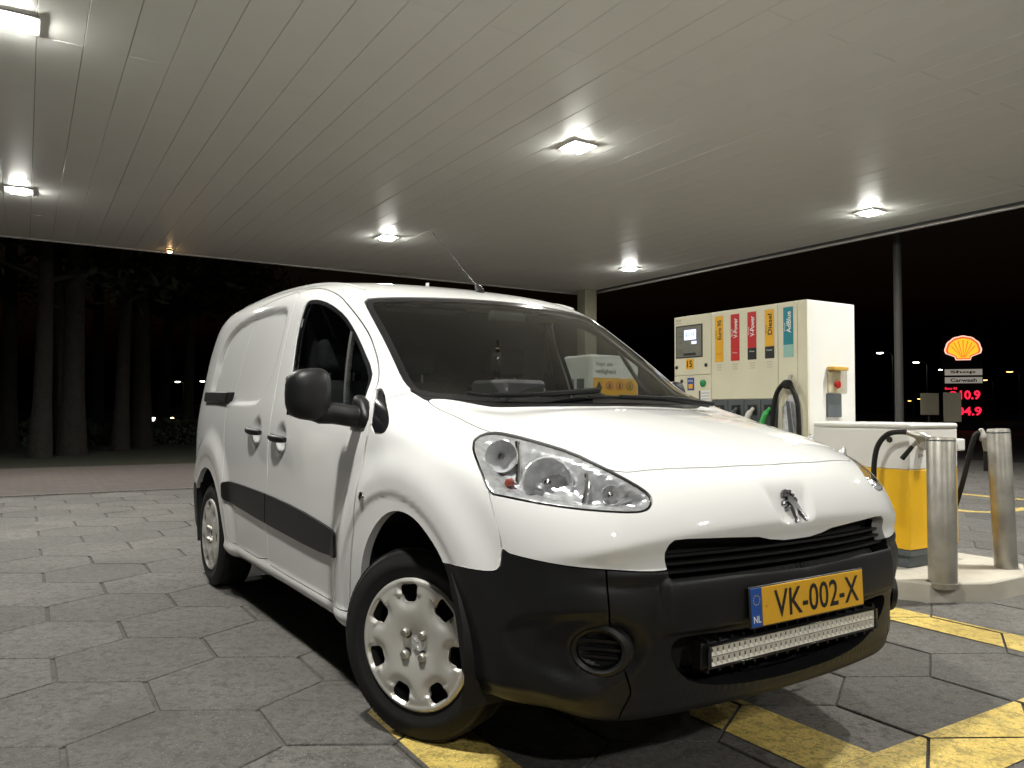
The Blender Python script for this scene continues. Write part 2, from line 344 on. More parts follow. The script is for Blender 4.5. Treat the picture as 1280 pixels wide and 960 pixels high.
fogc = np.array([math.atan2(.677, .795+.3), .452]); rf = np.hypot((al(P0)-fogc[0])/.062, (Z0-fogc[1])/.055); fx = X0 > .4
disp -= (.030*(1-sstep(.75, 1.25, rf))+.010*(1-sstep(1.5, 2.0, np.hypot((al(P0)-fogc[0]-.02)/.062, (Z0-fogc[1])/.055))))*fx
disp -= .009*(1-sstep(.82, 1.05, np.hypot((al(P0)-fogc[0]-.055)/.165, (Z0-fogc[1]-.008)/.088)))*fx
lip = (X0 > .35)*sstep(.315, .300, Z0); disp -= .008*lip                                  # lower lip of the bumper
cp_ = sstep(.53, .505, ay0)*sstep(.482, .505, Z0)*(1-sstep(.628,.648,Z0))*(X0 > .6); disp -= .018*(1-cp_)*sstep(.25, .36, Z0)*(1-sstep(.625, .655, Z0))*(X0 > .6)*(1-sstep(.60, .76, ay0)); disp += .003*cp_
sill = (X0 > -2.32)*(X0 < -.36); disp += .012*sill*(1-sstep(.30, .345, Z0))*(ay0 > .6)
N0 = vnormals(P0, T0); P0 = P0+N0*disp[:, None]; N0 = vnormals(P0, T0)
# --- region functions (negative inside)
def guard(c): return np.where(c, -1., 1.)
R = {}
R['screen'] = cut(P0, 'yz', [(-.1,1.600),(.15,1.600),(.40,1.594),(.58,1.586),(.648,1.574),(.664,1.52),(.69,1.359),(.722,1.165),(.712,1.132),(.55,1.116),(.3,1.113),(-.1,1.113)], 1, guard((X0 > -1.1) & (Z0 > 1.0)))
R['head'] = cut(P0, 'az', HEAD, 1, guard(X0 > .1))
R['grille'] = cut(P0, 'yz', [(-.1,.703),(.06,.704),(.12,.711),(.17,.722),(.28,.729),(.43,.736),(.476,.735),(.492,.724),(.499,.704),(.500,.645),(.494,.633),(.3,.634),(.15,.630),(-.1,.627)], 0, guard(X0 > .6))
R['intake'] = cut(P0, 'yz', [(-.1,.474),(.28,.474),(.45,.480),(.487,.47),(.488,.43),(.45,.38),(.40,.345),(.31,.325),(.15,.31),(-.1,.307)], 1, guard(X0 > .6))
sg = guard(ay0 > .55)
R['arch'] = cut(P0, 'xz', [(.335,.58),(.306,.632),(.26,.676),(.208,.711),(.156,.738),(.089,.755),(.018,.755),(-.058,.735),(-.128,.694),(-.192,.638),(-.242,.572),(-.274,.491),(-.29,.40),(-.295,.05),(.37,.05),(.37,.3),(.358,.48)], 1, sg)
R['rarch'] = cut(P0, 'xz', [(-3.085,.56),(-3.04,.615),(-2.948,.672),(-2.85,.715),(-2.746,.729),(-2.66,.724),(-2.594,.708),(-2.494,.655),(-2.405,.569),(-2.345,.428),(-2.31,.33),(-2.30,.05),(-3.15,.05),(-3.13,.45)], 1, sg)
R['quarter'] = cut(P0, 'xz', [(-.385,1.18),(-.244,1.116),(-.157,1.062),(-.128,1.026),(-.145,.999),(-.252,1.002),(-.298,1.111)], 1, sg)
R['win'] = cut(P0, 'xz', WIN, 1, sg)
R['door'] = cut(P0, 'xz', [(-1.53,1.69),(-1.446,1.691),(-1.321,1.678),(-1.162,1.645),(-1.022,1.601),(-.875,1.53),(-.748,1.46),(-.633,1.389),(-.522,1.309),(-.462,1.261),(-.404,1.205),(-.335,1.12),(-.275,1.003),(-.285,.94),(-.285,.888),(-.285,.798),(-.318,.672),(-.364,.518),(-.394,.38),(-.415,.335),(-.45,.325),(-1.49,.325),(-1.51,.34),(-1.495,.42),(-1.472,.688),(-1.472,.905),(-1.468,1.1),(-1.486,1.22),(-1.488,1.346),(-1.49,1.469),(-1.51,1.618)], 1, sg)
R['slide'] = cut(P0, 'xz', [(-1.545,1.69),(-1.7,1.692),(-2.0,1.688),(-2.19,1.675),(-2.235,1.63),(-2.29,1.525),(-2.298,1.383),(-2.331,1.246),(-2.393,1.111),(-2.388,1.024),(-2.369,.922),(-2.30,.692),(-2.24,.5),(-2.19,.37),(-2.15,.335),(-1.53,.328),(-1.51,.42),(-1.478,.688),(-1.478,.905),(-1.474,1.1),(-1.492,1.22),(-1.494,1.346),(-1.496,1.469),(-1.516,1.618)], 1, sg)
R['mould'] = cut(P0, 'xz', [(-2.285,.683),(-1.9,.684),(-1.475,.676),(-1.0,.656),(-.645,.625),(-.56,.612),(-.525,.595),(-.495,.545),(-.485,.522),(-.53,.515),(-.778,.507),(-1.51,.532),(-2.2,.569),(-2.265,.585),(-2.285,.625)], 1, sg)
R['bonnet'] = cut(P0, 'xy', [(.785,-.2),(.785,.0),(.779,.12),(.772,.245),(.750,.37),(.735,.45),(.715,.54),(.668,.573),(.563,.600),(.464,.63),(.34,.664),(.275,.697),(.1,.712),(-.05,.722),(-.11,.72),(-.125,.70),(-.02,.56),(.035,.4),(.080,.2),(.088,-.2)], 1, guard((Z0 > .85) & (X0 > -.3)))
R['cowl'] = cut(P0, 'xy', [(.12,-.2),(.11,.2),(.06,.4),(.01,.56),(-.095,.695),(-.12,.722),(-.24,.728),(-.3,.5),(-.3,-.2)], 0, guard((Z0 > 1.05) & (Z0 < 1.2) & (X0 > -.35)))
R['fascia'] = cut(P0, 'az', [(-.1,.69),(.0,.69),(.37,.69),(.392,.660),(.444,.657),(.54,.667),(.611,.672),(.696,.681),(.7729,.69),(.777,.732),(.798,.791),(.8147,.844),(.84,.93),(.84,.99),(-.1,.99)], 1, guard(X0 > .2))
R['bumper'] = cut(P0, 'az', [(-.1,.78),(.5,.78),(.76,.72),(.7732,.695),(.7742,.665),(.778,.641),(.800,.630),(.8865,.630),(.966,.627),(1.08,.62),(1.08,.0),(-.1,.0)], 1, guard(X0 > .2))
R['bcorner'] = cut(P0, 'az', [(.546,.70),(.5416,.666),(.5345,.533),(.485,.342),(.508,.28),(.512,.10),(1.2,.10),(1.2,.80),(.56,.80)], 0, np.maximum(R['bumper'], guard(X0 > .2)))
R['fender'] = cut(P0, 'xz', [(-.268,.999),(-.279,.94),(-.279,.888),(-.279,.798),(-.312,.672),(-.358,.518),(-.388,.38),(-.388,.20),(.9,.2),(.9,1.3),(-.13,1.3),(-.15,1.18),(-.225,1.145),(-.262,1.115)], 1, guard(ay0 > .35))
R['rbump'] = cut(P0, 'xz', [(-3.05,.60),(-3.06,.2),(-3.9,.2),(-3.9,.62),(-3.2,.61)], 1)
R['rwind'] = cut(P0, 'yz', [(-.1,1.5),(.5,1.5),(.58,1.15),(-.1,1.15)], 1, guard(X0 < -3.2))
keys = list(R); keys.remove('bcorner'); keys.insert(keys.index('bumper'), 'bcorner'); KI = {k: i for i, k in enumerate(keys)}
rest = Skin(P0, N0, T0, np.stack([R[k] for k in keys], 1)); GAP = .0042
pieces = {}
for k in keys:
    if k == 'mould': continue
    i = KI[k]; g = 0 if k in ('arch', 'rarch') else GAP/2
    pieces[k] = rest.clip(rest.D[:, i]+g); rest = rest.clip(-rest.D[:, i]+g)
pieces['body'] = rest
van = empty('delivery_van', VAN_LOC, VAN_RZ, 'white panel van with black lower bumper parked on the hexagonal paving', 'van')
def sides(k): 
    s = pieces[k]; return s.sel(s.P[:, 1] < 0), s.sel(s.P[:, 1] > 0)
pieces['body'].obj('body_shell', M['paint'], van, rim=.03)
M['liner'] = mat('cabin_lining', (.055, .055, .055), .85)
for k_ in ('body', 'door'):
    q = pieces[k_]; q = q.clip(np.maximum.reduce([q.P[:, 0]+.06, -1.43-q.P[:, 0], .5-q.P[:, 2]])); q.obj('cabin_lining', M['liner'], van, off=-.03, rim=0)
pieces['bonnet'].obj('bonnet', M['paint'], van, rim=.02)
pieces['cowl'].obj('cowl_panel', M['black_plastic'], van, rim=.01)
pieces['fascia'].obj('front_fascia', M['paint'], van, rim=.035)
bump_o = pieces['bumper'].obj('front_bumper', M['black_plastic'], van, rim=.05)
for b_ in sides('bcorner'): b_.obj('bumper_corner', M['black_plastic'], van, rim=.03)
pieces['rbump'].obj('rear_bumper', M['black_plastic'], van, rim=.03)
pieces['rwind'].obj('rear_door_panel', M['paint'], van, rim=.015)
# windscreen with its black printed border
w = pieces['screen']; i = KI['screen']
bord = np.where(w.P[:, 2] < 1.2, .045, .026)
ws_o = w.clip(w.D[:, i]+.022).obj('windscreen', M['glass'], van, off=-.003, rim=0)
w.clip(-(w.D[:, i]+.022)).obj('windscreen_border', M['gloss_black'], ws_o, off=-.002, rim=.012)
for si, tag_ in ((0, 'right'), (1, 'left')):
    sgn = -1 if si == 0 else 1
    sides('fender')[si].obj('fender', M['paint'], van, rim=.03)
    d = sides('door')[si]; do = d.obj('front_door', M['paint'], van, rim=.03)
    sl = sides('slide')[si]; so = sl.obj('sliding_door', M['paint'], van, rim=.03)
    for src, own in ((d, do), (sl, so)):
        mp = src.clip(np.maximum(src.D[:, KI['mould']], -1)); mp.obj('side_moulding', M['black_plastic'], own, off=.011, rim=.012)
    q = sides('win')[si]; q.clip(q.D[:, KI['win']]+.016).obj('door_window', M['side_glass'], do, off=-.008, rim=0)
    q.clip(-(q.D[:, KI['win']]+.016)).obj('window_seal', M['gloss_black'], do, off=-.004, rim=.015)
    q = sides('win')[si]; t_ = (1.437-q.P[:, 2])/(1.437-1.035); dv = np.abs(q.P[:, 0]-(-.781+.275*t_-.03*np.sin(np.clip(t_, 0, 1)*3.14)))-.011
    q.clip(np.maximum(dv, q.D[:, KI['win']]+.01)).obj('window_divider', M['black_plastic'], do, off=.001, rim=.012)
    q = sides('quarter')[si]; q.obj('quarter_window', M['gloss_black'], van, off=-.003, rim=.015)
    # door handles: black bar bridging a pressed cup
    for own, hx, hz in ((do, -1.295, .948), (so, -1.705, .972)):
        yb = sgn*.893; mb = MB()
        n = 9; pr = [(-.105+.21*k/(n-1)) for k in range(n)]
        mb.tube([(hx+t, yb+sgn*(.024-2.1*t*t), hz+.004-.06*t) for t in pr], [.012, .016, .0175, .018, .018, .018, .0175, .016, .012], 12)
        mb.build('door_handle', M['black_plastic'], own)
    # side indicator on the wing
    fm = frame_m((-.235, sgn*.912, .775), (1, 0, 0), (0, 0, 1) if si == 0 else (0, 0, -1))
    MB().lathe([(.0, .009), (.012, .0085), (.019, .006), (.021, 0), (.021, -.01)], fm, 20).build('side_indicator', M['chrome'], van)
    MB().lathe([(.0, .0125), (.008, .011), (.010, .008)], fm, 14).build('indicator_lens', M['gloss_black'], van)
    # wheel-arch liners
    for xc, r in ((.03, .40), (-2.728, .40)):
        mb = MB(); n = 20
        ring = [(xc+r*math.cos(t), .36+r*math.sin(t)) for t in np.linspace(-.35, math.pi+.35, n)]
        V = [(x, sgn*.885 if False else sgn*.872, z) for x, z in ring]+[(x, sgn*.50, z) for x, z in ring]
        mb.add(V, [(k, k+1, n+k+1, n+k) for k in range(n-1)]); mb.add([(x, sgn*.50, z) for x, z in ring], [tuple(range(n))])
        mb.build('wheel_arch_liner', M['dark'], van)
    # sliding-door rail cover behind the recess
    MB().add([(-3.03, sgn*.80, 1.138), (-2.375, sgn*.80, 1.130), (-2.355, sgn*.80, 1.188), (-3.05, sgn*.80, 1.205), (-3.03, sgn*.866, 1.138), (-2.375, sgn*.884, 1.130), (-2.355, sgn*.876, 1.188), (-3.05, sgn*.852, 1.205)], [(0, 1, 2, 3), (4, 5, 6, 7), (0, 1, 5, 4), (1, 2, 6, 5), (2, 3, 7, 6), (3, 0, 4, 7)]).build('rail_cover', M['black_plastic'], van, bevel=.008)
# --- headlamps
def skin_off(s, dep): 
    r = Skin(s.P-s.N*dep[:, None], s.N, s.T, s.D); r.N = vnormals(r.P, r.T); return r
M['reflector'] = mat('lamp_reflector', (.85, .85, .86), .24, metal=.6, noise=(16, .7, (.5, .5, .52)))
M['lampgrey'] = mat('lamp_grey', (.74, .74, .75), .20, metal=.6, noise=(40, .7, (.34, .34, .36)))
M['amber'] = mat('lamp_amber', (.26, .055, .03), .25)
def headlamp(si):
    sgn = -1 if si == 0 else 1
    s = sides('head')[si]; d = s.D[:, KI['head']]
    root = s.clip(d+.004).obj('headlight', M['lens'], van, off=.0, rim=0)
    s.clip(-(d+.004)).obj('lamp_gasket', M['gloss_black'], root, off=-.002, rim=.006)
    dep = .004+.060*sstep(0, .06, -d); r = skin_off(s, dep)
    # ribbed step in the reflector pan
    r.P = r.P+r.N*(.0035*np.sin(np.maximum(-d, 0)*420)+.002*np.sin(al(r.P)*210))[:, None]*sstep(.004, .02, -d)[:, None]; r.N = vnormals(r.P, r.T)
    r.obj('reflector_pan', M['lampgrey'], root, rim=0)
    def bowl(c, ax, r0, dp, nm, m, ring=True):
        z = Vector(ax).normalized(); x = Vector((0, 0, 1)).cross(z).normalized(); y = z.cross(x); fm = Matrix(((x.x, y.x, z.x, c[0]), (x.y, y.y, z.y, c[1]), (x.z, y.z, z.z, c[2]), (0, 0, 0, 1)))
        MB().lathe([(r0*1.10, .004), (r0*1.06, .010), (r0, .006)]+[(r0*t, -dp*(1-t*t)) for t in (.97, .82, .65, .48, .3, .15, .001)], fm, 22).build(nm, m, root, smooth=0)
        MB().lathe([(.001, .012), (.010, .010), (.013, .0), (.013, -dp*.9)], fm@Matrix.Translation((0, 0, -dp*.25)), 18).build('bulb', M['chrome'], root)
        return fm
    bowl((.580, sgn*.692, .878), (.86, sgn*.48, .10), .068, .060, 'main_reflector', M['reflector'])
    bowl((.405, sgn*.735, .945), (.72, sgn*.66, .15), .046, .035, 'side_reflector', M['reflector'])
    bowl((.715, sgn*.575, .848), (.9, sgn*.4, .15), .026, .03, 'inner_reflector', M['lampgrey'])
    fm = frame_m((.475, sgn*.765, .868), (-.7, sgn*-.7*-1, 0), (0, 0, 1))
    MB().lathe([(.001, .012), (.009, .009), (.012, 0), (.012, -.02)], frame_m((.47, sgn*.752, .872), (.76, -sgn*.62, 0), (0, 0, 1)) if si == 0 else frame_m((.47, sgn*.752, .872), (-.76, sgn*.62, 0), (0, 0, 1)), 16).build('indicator_bulb', M['amber'], root)
    # dividing fins between the chambers
    for (xa, ya, za), (xb, yb, zb) in (((.50, .745, .845), (.42, .690, .985)), ((.70, .655, .822), (.64, .600, .928))):
        mb = MB(); pts = bez([(xa, sgn*ya, za), ((xa+xb)/2+.01, sgn*((ya+yb)/2), (za+zb)/2), (xb, sgn*yb, zb)], 6)
        mb.tube([(p.x-.02, p.y-sgn*.014, p.z) for p in pts], .008, 8).build('lamp_divider', M['chrome'], root)
headlamp(0); headlamp(1)
# --- grille, intake
g = pieces['grille']; gb = skin_off(g, np.full(len(g.P), .055)); grille = gb.obj('grille', M['dark'], van, rim=0)
def front_x(y, z):
    lo, hi = .3, 1.1
    for _ in range(26):
        m = (lo+hi)/2
        if F(np.array([[m, y, z]]))[0] < 0: lo = m
        else: hi = m
    return lo
for zz in (.650, .670, .690):
    ys = np.linspace(-.495, .495, 25); mb = MB(); V = []
    for y in ys:
        x = front_x(y, zz)-.018; V += [(x, y, zz-.0035), (x, y, zz+.0035), (x-.03, y, zz+.002), (x-.03, y, zz-.002)]
    mb.add(V, [(4*i+k, 4*i+(k+1) % 4, 4*i+4+(k+1) % 4, 4*i+4+k) for i in range(24) for k in range(4)]).build('grille_bar', M['black_plastic'], grille)
it = pieces['intake']; ib = skin_off(it, np.full(len(it.P), .075)); intake = ib.obj('lower_intake', M['dark'], van, rim=0)
for zz in (.33, .36): 
    q = ib.clip(np.abs(ib.P[:, 2]-zz)-.004)
    if len(q.T): q.obj('intake_bar', M['black_plastic'], intake, off=.02, rim=.02)
# bumper seams: thin grooves as shallow strips
# --- fog-lamp blank on each corner of the bumper
for sgn in (-1, 1):
    r_ = 1.2; c = Vector((.795, sgn*.690, .452)); z = Vector((.66, sgn*.75, -.03)).normalized(); x = Vector((0, 0, 1)).cross(z).normalized(); y = z.cross(x)
    fm = Matrix(((x.x, y.x, z.x, c.x), (x.y, y.y, z.y, c.y), (x.z, y.z, z.z, c.z), (0, 0, 0, 1)))@Matrix.Scale(1.22, 4, (1, 0, 0))@Matrix.Translation((0, 0, -.040))
    fr = MB().lathe([(.074, -.012), (.068, .006), (.058, .012), (.050, .006), (.047, -.022)], fm, 40).build('fog_lamp_surround', M['black_plastic'], van)
    MB().lathe([(.048, -.018), (.001, -.018)], fm, 30).build('fog_lamp_blank', M['dark'], fr)
    for k in (-1, 0, 1):
        hw = math.sqrt(.047**2-(k*.021)**2)*.97
        mb = MB(); mb.prism([(-hw, k*.021-.004), (hw, k*.021-.004), (hw, k*.021+.004), (-hw, k*.021+.004)], lambda a, b: fm@Vector((a, b, -.02)), lambda a, b: fm@Vector((a, b, -.006)))
        mb.build('fog_lamp_slat', M['black_plastic'], fr)
# --- number plate
PX = .9275
pm = frame_m((PX+.004, 0, .5415), (0, 1, 0), (-.045, 0, 1))
plate = MB().box((-.262, -.057, -.006), (.262, .057, .0)).build('number_plate', M['ink'], van, bevel=.003); plate.matrix_local = pm
def pl(name, a, b, m, z=.001):
    o = MB().box((a[0], a[1], -.001), (b[0], b[1], z)).build(name, m, plate, bevel=.0015); return o
pl('plate_face', (-.212, -.0525), (.2575, .0525), M['plate'], .0012); pl('country_band', (-.2575, -.0525), (-.2135, .0525), M['eublue'], .0013)
I4 = lambda x, y, z=.0016: Matrix.Translation((x, y, z))
text('plate_text', 'VK-002-X', I4(.036, 0), .395, .078, M['ink'], plate, bold=.012, space=1.02)
text('country_code', 'NL', I4(-.2355, -.032, .0019), .030, .019, M['white'], plate, bold=.02)
for k in range(12):
    t = 2*math.pi*k/12; cx, cy = -.2355+.013*math.cos(t), .020+.013*math.sin(t)
    st = [(cx+(.0022 if j % 2 == 0 else .0009)*math.cos(math.pi/2+j*math.pi/5), cy+(.0022 if j % 2 == 0 else .0009)*math.sin(math.pi/2+j*math.pi/5)) for j in range(10)]
    MB().prism(st, lambda a, b: (a, b, .0012), lambda a, b: (a, b, .0020)).build('plate_star', M['eurogold'], plate)
for x in (-.193,): MB().lathe([(.0001, .003), (.004, .0025), (.005, .001)], I4(x, .0, .001), 12).build('plate_screw', M['plate'], plate)
# --- light bar in the lower intake
bar = MB().box((.845, -.400, .384), (.8825, .400, .456)).build('light_bar', M['black_plastic'], van, bevel=.004)
mb = MB()
for r_ in range(2):
    for k in range(34):
        y = -.374+.748*(k+.5)/34; z = .420+(r_-.5)*.027; h = .0108
        a = [(.8945, y-h, z-.0128), (.8945, y+h, z-.0128), (.8945, y+h, z+.0128), (.8945, y-h, z+.0128)]; b = [(.884, y-.0035, z-.0035), (.884, y+.0035, z-.0035), (.884, y+.0035, z+.0035), (.884, y-.0035, z+.0035)]
        mb.add(a+b, [(0, 1, 5, 4), (1, 2, 6, 5), (2, 3, 7, 6), (3, 0, 4, 7), (4, 5, 6, 7)])
M['led'] = mat('led_cup', (.80, .77, .70), .35)
o = mb.build('led_cups', M['led'], bar, smooth=0); o['kind'] = 'stuff'
mb = MB()
for r_ in range(2):
    for k in range(34):
        y = -.374+.748*(k+.5)/34; z = .420+(r_-.5)*.027; mb.box((.8842, y-.0034, z-.0042), (.8872, y+.0034, z+.0042))
mb.build('led_chips', M['slate'], bar, smooth=0)['kind'] = 'stuff'
MB().box((.8935, -.385, .388), (.899, .385, .3925)).box((.8935, -.385, .4475), (.899, .385, .452)).box((.8935, -.3895, .388), (.899, -.3762, .452)).box((.8935, .3762, .388), (.899, .3895, .452)).build('light_bar_bezel', M['gloss_black'], bar, bevel=.0015)
mb = MB()
for k in range(17):
    for z in (.380, .460): mb.box((.852, -.38+k*.0475-.004, z-.005), (.888, -.38+k*.0475+.004, z+.005))
mb.build('cooling_fins', M['black_plastic'], bar)['kind'] = 'stuff'
for sgn in (-1, 1): MB().lathe([(.0001, .03), (.010, .03), (.012, .026), (.012, 0)], frame_m((.865, sgn*.40, .42), (1, 0, 0), (0, 0, sgn*1.)), 12).build('mounting_bolt', M['steel'], bar)
# --- lion badge: a rearing lion silhouette, raised and chromed
LION = [(-.030,.030),(-.036,.046),(-.028,.058),(-.014,.066),(.000,.064),(.008,.054),(.016,.058),(.024,.050),(.020,.042),(.030,.036),(.026,.028),(.034,.020),(.030,.010),(.040,.000),(.038,-.014),(.048,-.028),(.052,-.044),(.058,-.056),(.050,-.062),(.040,-.058),(.034,-.044),(.024,-.032),(.018,-.040),(.010,-.052),(.004,-.064),(-.010,-.066),(-.012,-.058),(-.004,-.052),(-.004,-.040),(-.002,-.024),(-.008,-.012),(-.018,-.006),(-.030,-.012),(-.036,-.006),(-.030,.002),(-.016,.006),(-.020,.014),(-.034,.008),(-.042,.014),(-.036,.022),(-.022,.024)]
bm_ = frame_m((.868, 0, .800), (0, 1, 0), (-.42, 0, 1))
dkc = mat('dark_chrome', (.16, .16, .17), .14, metal=1)
def stroke(name, poly, par):
    return MB().prism(poly, lambda a, b: bm_@Vector((a*.80, b*.82, -.004)), lambda a, b: bm_@Vector((a*.77, b*.80, .011))).build(name, dkc, par, smooth=0, bevel=.0018)
badge = stroke('lion_badge', [(-.012,.040),(.010,.032),(.028,.006),(.044,-.030),(.060,-.056),(.052,-.064),(.040,-.060),(.034,-.044),(.022,-.026),(.012,-.018),(.006,-.034),(.010,-.054),(-.002,-.066),(-.016,-.066),(-.018,-.058),(-.008,-.050),(-.008,-.030),(-.010,-.008),(-.020,.008),(-.030,.014),(-.022,.026)], van)
for pl_ in ([(-.042,.034),(-.036,.050),(-.020,.062),(-.006,.060),(-.008,.050),(-.020,.047),(-.017,.036),(-.030,.030)], [(.002,.060),(.018,.055),(.007,.043),(-.005,.046)], [(.014,.046),(.028,.039),(.017,.029),(.006,.036)], [(.024,.031),(.036,.020),(.028,.009),(.020,.020)],
            [(-.032,.024),(-.046,.020),(-.054,.006),(-.046,.002),(-.037,.011),(-.024,.014)], [(-.025,.004),(-.040,-.005),(-.046,-.018),(-.037,-.021),(-.030,-.010),(-.016,-.005)]):
    stroke('badge_stroke', pl_, badge)
# --- wipers, cowl, aerial
def surf_pt(x, y):   # height of the body above (x, y)
    lo, hi = .9, 1.95
    for _ in range(30):
        m = (lo+hi)/2
        if F(np.array([[x, y, m]]))[0] < 0: lo = m
        else: hi = m
    return lo
def on_glass(pts, lift): return [(x, y, surf_pt(x, y)+lift) for x, y in pts]
for pts in ([(.045, .56), (.055, .30), (.075, .02), (.07, -.12)], [(.03, -.05), (.03, -.30), (-.02, -.50), (-.055, -.58)]):
    w1 = MB().tube(bez(on_glass([(x-.02, y) for x, y in pts], .022), 6), .007, 6).build('wiper_blade', M['black_plastic'], van)
    MB().tube(bez(on_glass(pts[:3], .035), 6), [.011]*7+[.007]*6, 6).build('wiper_arm', M['black_plastic'], w1)
az = surf_pt(-.97, 0)
MB().tube([(-.945, 0, az-.004), (-.965, 0, az+.012), (-.985, 0, az+.03), (-.995, 0, az+.036)], [.018, .020, .013, .007], 12).build('aerial_base', M['black_plastic'], van)
MB().tube([(-.99, 0, az+.03), (-1.47, 0, az+.395)], [.0042, .0026], 8).build('aerial_rod', M['black_plastic'], van)
MB().tube([(-1.53, 0, surf_pt(-1.53, 0)-.01), (-1.53, 0, surf_pt(-1.53, 0)+.035)], .010, 10).build('roof_stud', M['paint'], van)
# roof ditch mouldings
for sgn in (-1, 1):
    MB().tube(bez([(x, sgn*yy, surf_pt(x, sgn*yy)+.001) for x, yy in ((-.98, .600), (-1.2, .625), (-1.6, .638), (-2.2, .640), (-2.9, .632))], 8), .008, 6).build('roof_strip', M['paint'], van)
# --- door mirrors
for sgn in (-1, 1):
    root = None
    # head: rounded shell, front face bulging forward, flat glass at the back
    mb = MB(); nu, nv = 28, 18; V = []
    for j in range(nv+1):
        ph = -math.pi/2+math.pi*j/nv
        for i in range(nu):
            t = 2*math.pi*i/nu; e = .55
            cx, sx, cph, sph = math.cos(t), math.sin(t), math.cos(ph), math.sin(ph)
            f = lambda c, e: math.copysign(abs(c)**e, c)
            yv = f(cx, .62)*f(cph, .55)*.083; zv = f(sx, .62)*f(cph, .55)*.095; xv = f(sph, .8)
            xv = xv*(.062 if xv > 0 else .035)
            zv2 = zv*(1-.10*(yv*sgn/.092)); V.append((-.40+xv-.018*(yv*sgn/.09)**2, sgn*1.052+yv, 1.139+zv2-.02*(yv*sgn/.09)*0))
    Fc = [(j*nu+i, j*nu+(i+1) % nu, (j+1)*nu+(i+1) % nu, (j+1)*nu+i) for j in range(nv) for i in range(nu)]
    root = mobj('door_mirror', V, Fc, M['black_plastic'], van, smooth=180)
    mb = MB(); mb.tube(bez([(-.36, sgn*.852, 1.060), (-.365, sgn*.90, 1.060), (-.385, sgn*.96, 1.070), (-.395, sgn*1.03, 1.072), (-.398, sgn*1.10, 1.078)], 5), [.050]*3+[.040]*12+[.034, .030, .026, .022, .016, .008], 12).build('mirror_arm', M['black_plastic'], root)
    MB().prism([(-.46, 1.015), (-.305, 1.015), (-.295, 1.06), (-.345, 1.12), (-.40, 1.145)], lambda a, b: (a, sgn*.835, b), lambda a, b: (a, sgn*.885, b)).build('mirror_foot', M['black_plastic'], root, bevel=.018, seg=3)
    if sgn > 0: fold = [root]
    MB().prism([(-.07, -.075), (.07, -.075), (.075, .06), (.05, .08), (-.05, .08), (-.075, .06)], lambda a, b: (-.437, sgn*1.052+a, 1.139+b), lambda a, b: (-.434, sgn*1.052+a, 1.139+b)).build('mirror_glass', M['chrome'], root)
# the far mirror is folded back against its window
piv = Matrix.Translation((-.36, .885, 0))@Matrix.Rotation(math.radians(74), 4, 'Z')@Matrix.Translation((.36, -.885, 0))
for o_ in fold+[c for c in fold[0].children if c.name.split('.')[0] in ('mirror_arm', 'mirror_glass')]:
    if o_ is fold[0]: o_.data.transform(piv)
    else: o_.data.transform(piv)
# --- wheels
def hub_skin():
    nr, na = 46, 168; r = np.linspace(.0, .202, nr); t = np.linspace(0, 2*math.pi, na, endpoint=False)
    Rr, Tt = np.meshgrid(r, t, indexing='ij'); x = Rr*np.cos(Tt); y = Rr*np.sin(Tt)
    rn = Rr/.202
    h = .018-.030*rn**2*0+.012*(1-sstep(.0, .30, rn))*0
    h = .010+.020*np.sin(np.clip((rn-.15)/.95, 0, 1)*math.pi)**.8+.004*sstep(.90, .93, rn)-.006*sstep(.97, 1., rn)
    k = 7; ang = (Tt+math.pi/2-.14) % (2*math.pi/k)-math.pi/k
    tang = Rr*np.sin(ang); rad = Rr*np.cos(ang)
    hw = .0290+.17*(rad-.15); q = np.hypot(np.maximum(np.abs(tang)-(hw-.014), 0), np.maximum(np.abs(rad-.1555)-.0125, 0))-.014
    q = np.maximum(q, np.minimum(np.abs(tang)-(hw-.014), np.abs(rad-.1545)-.0145)-.0) if False else q
    dish = np.exp(-(np.maximum(q, 0)/np.where(rad < .15, .018, .0035))**2); h = h-.012*dish
    P = np.c_[x.ravel(), y.ravel(), h.ravel()]; idx = np.arange(nr*na).reshape(nr, na); nx = np.roll(idx, -1, 1)
    a, b, c, e = idx[:-1].ravel(), idx[1:].ravel(), nx[1:].ravel(), nx[:-1].ravel(); T = np.r_[np.c_[a, b, c], np.c_[a, c, e]]
    T = T[(T[:, 0] != T[:, 1])]
    return Skin(P, vnormals(P, T), T, np.stack([q.ravel()], 1))
HUB = hub_skin(); HUB = HUB.clip(-HUB.D[:, 0])
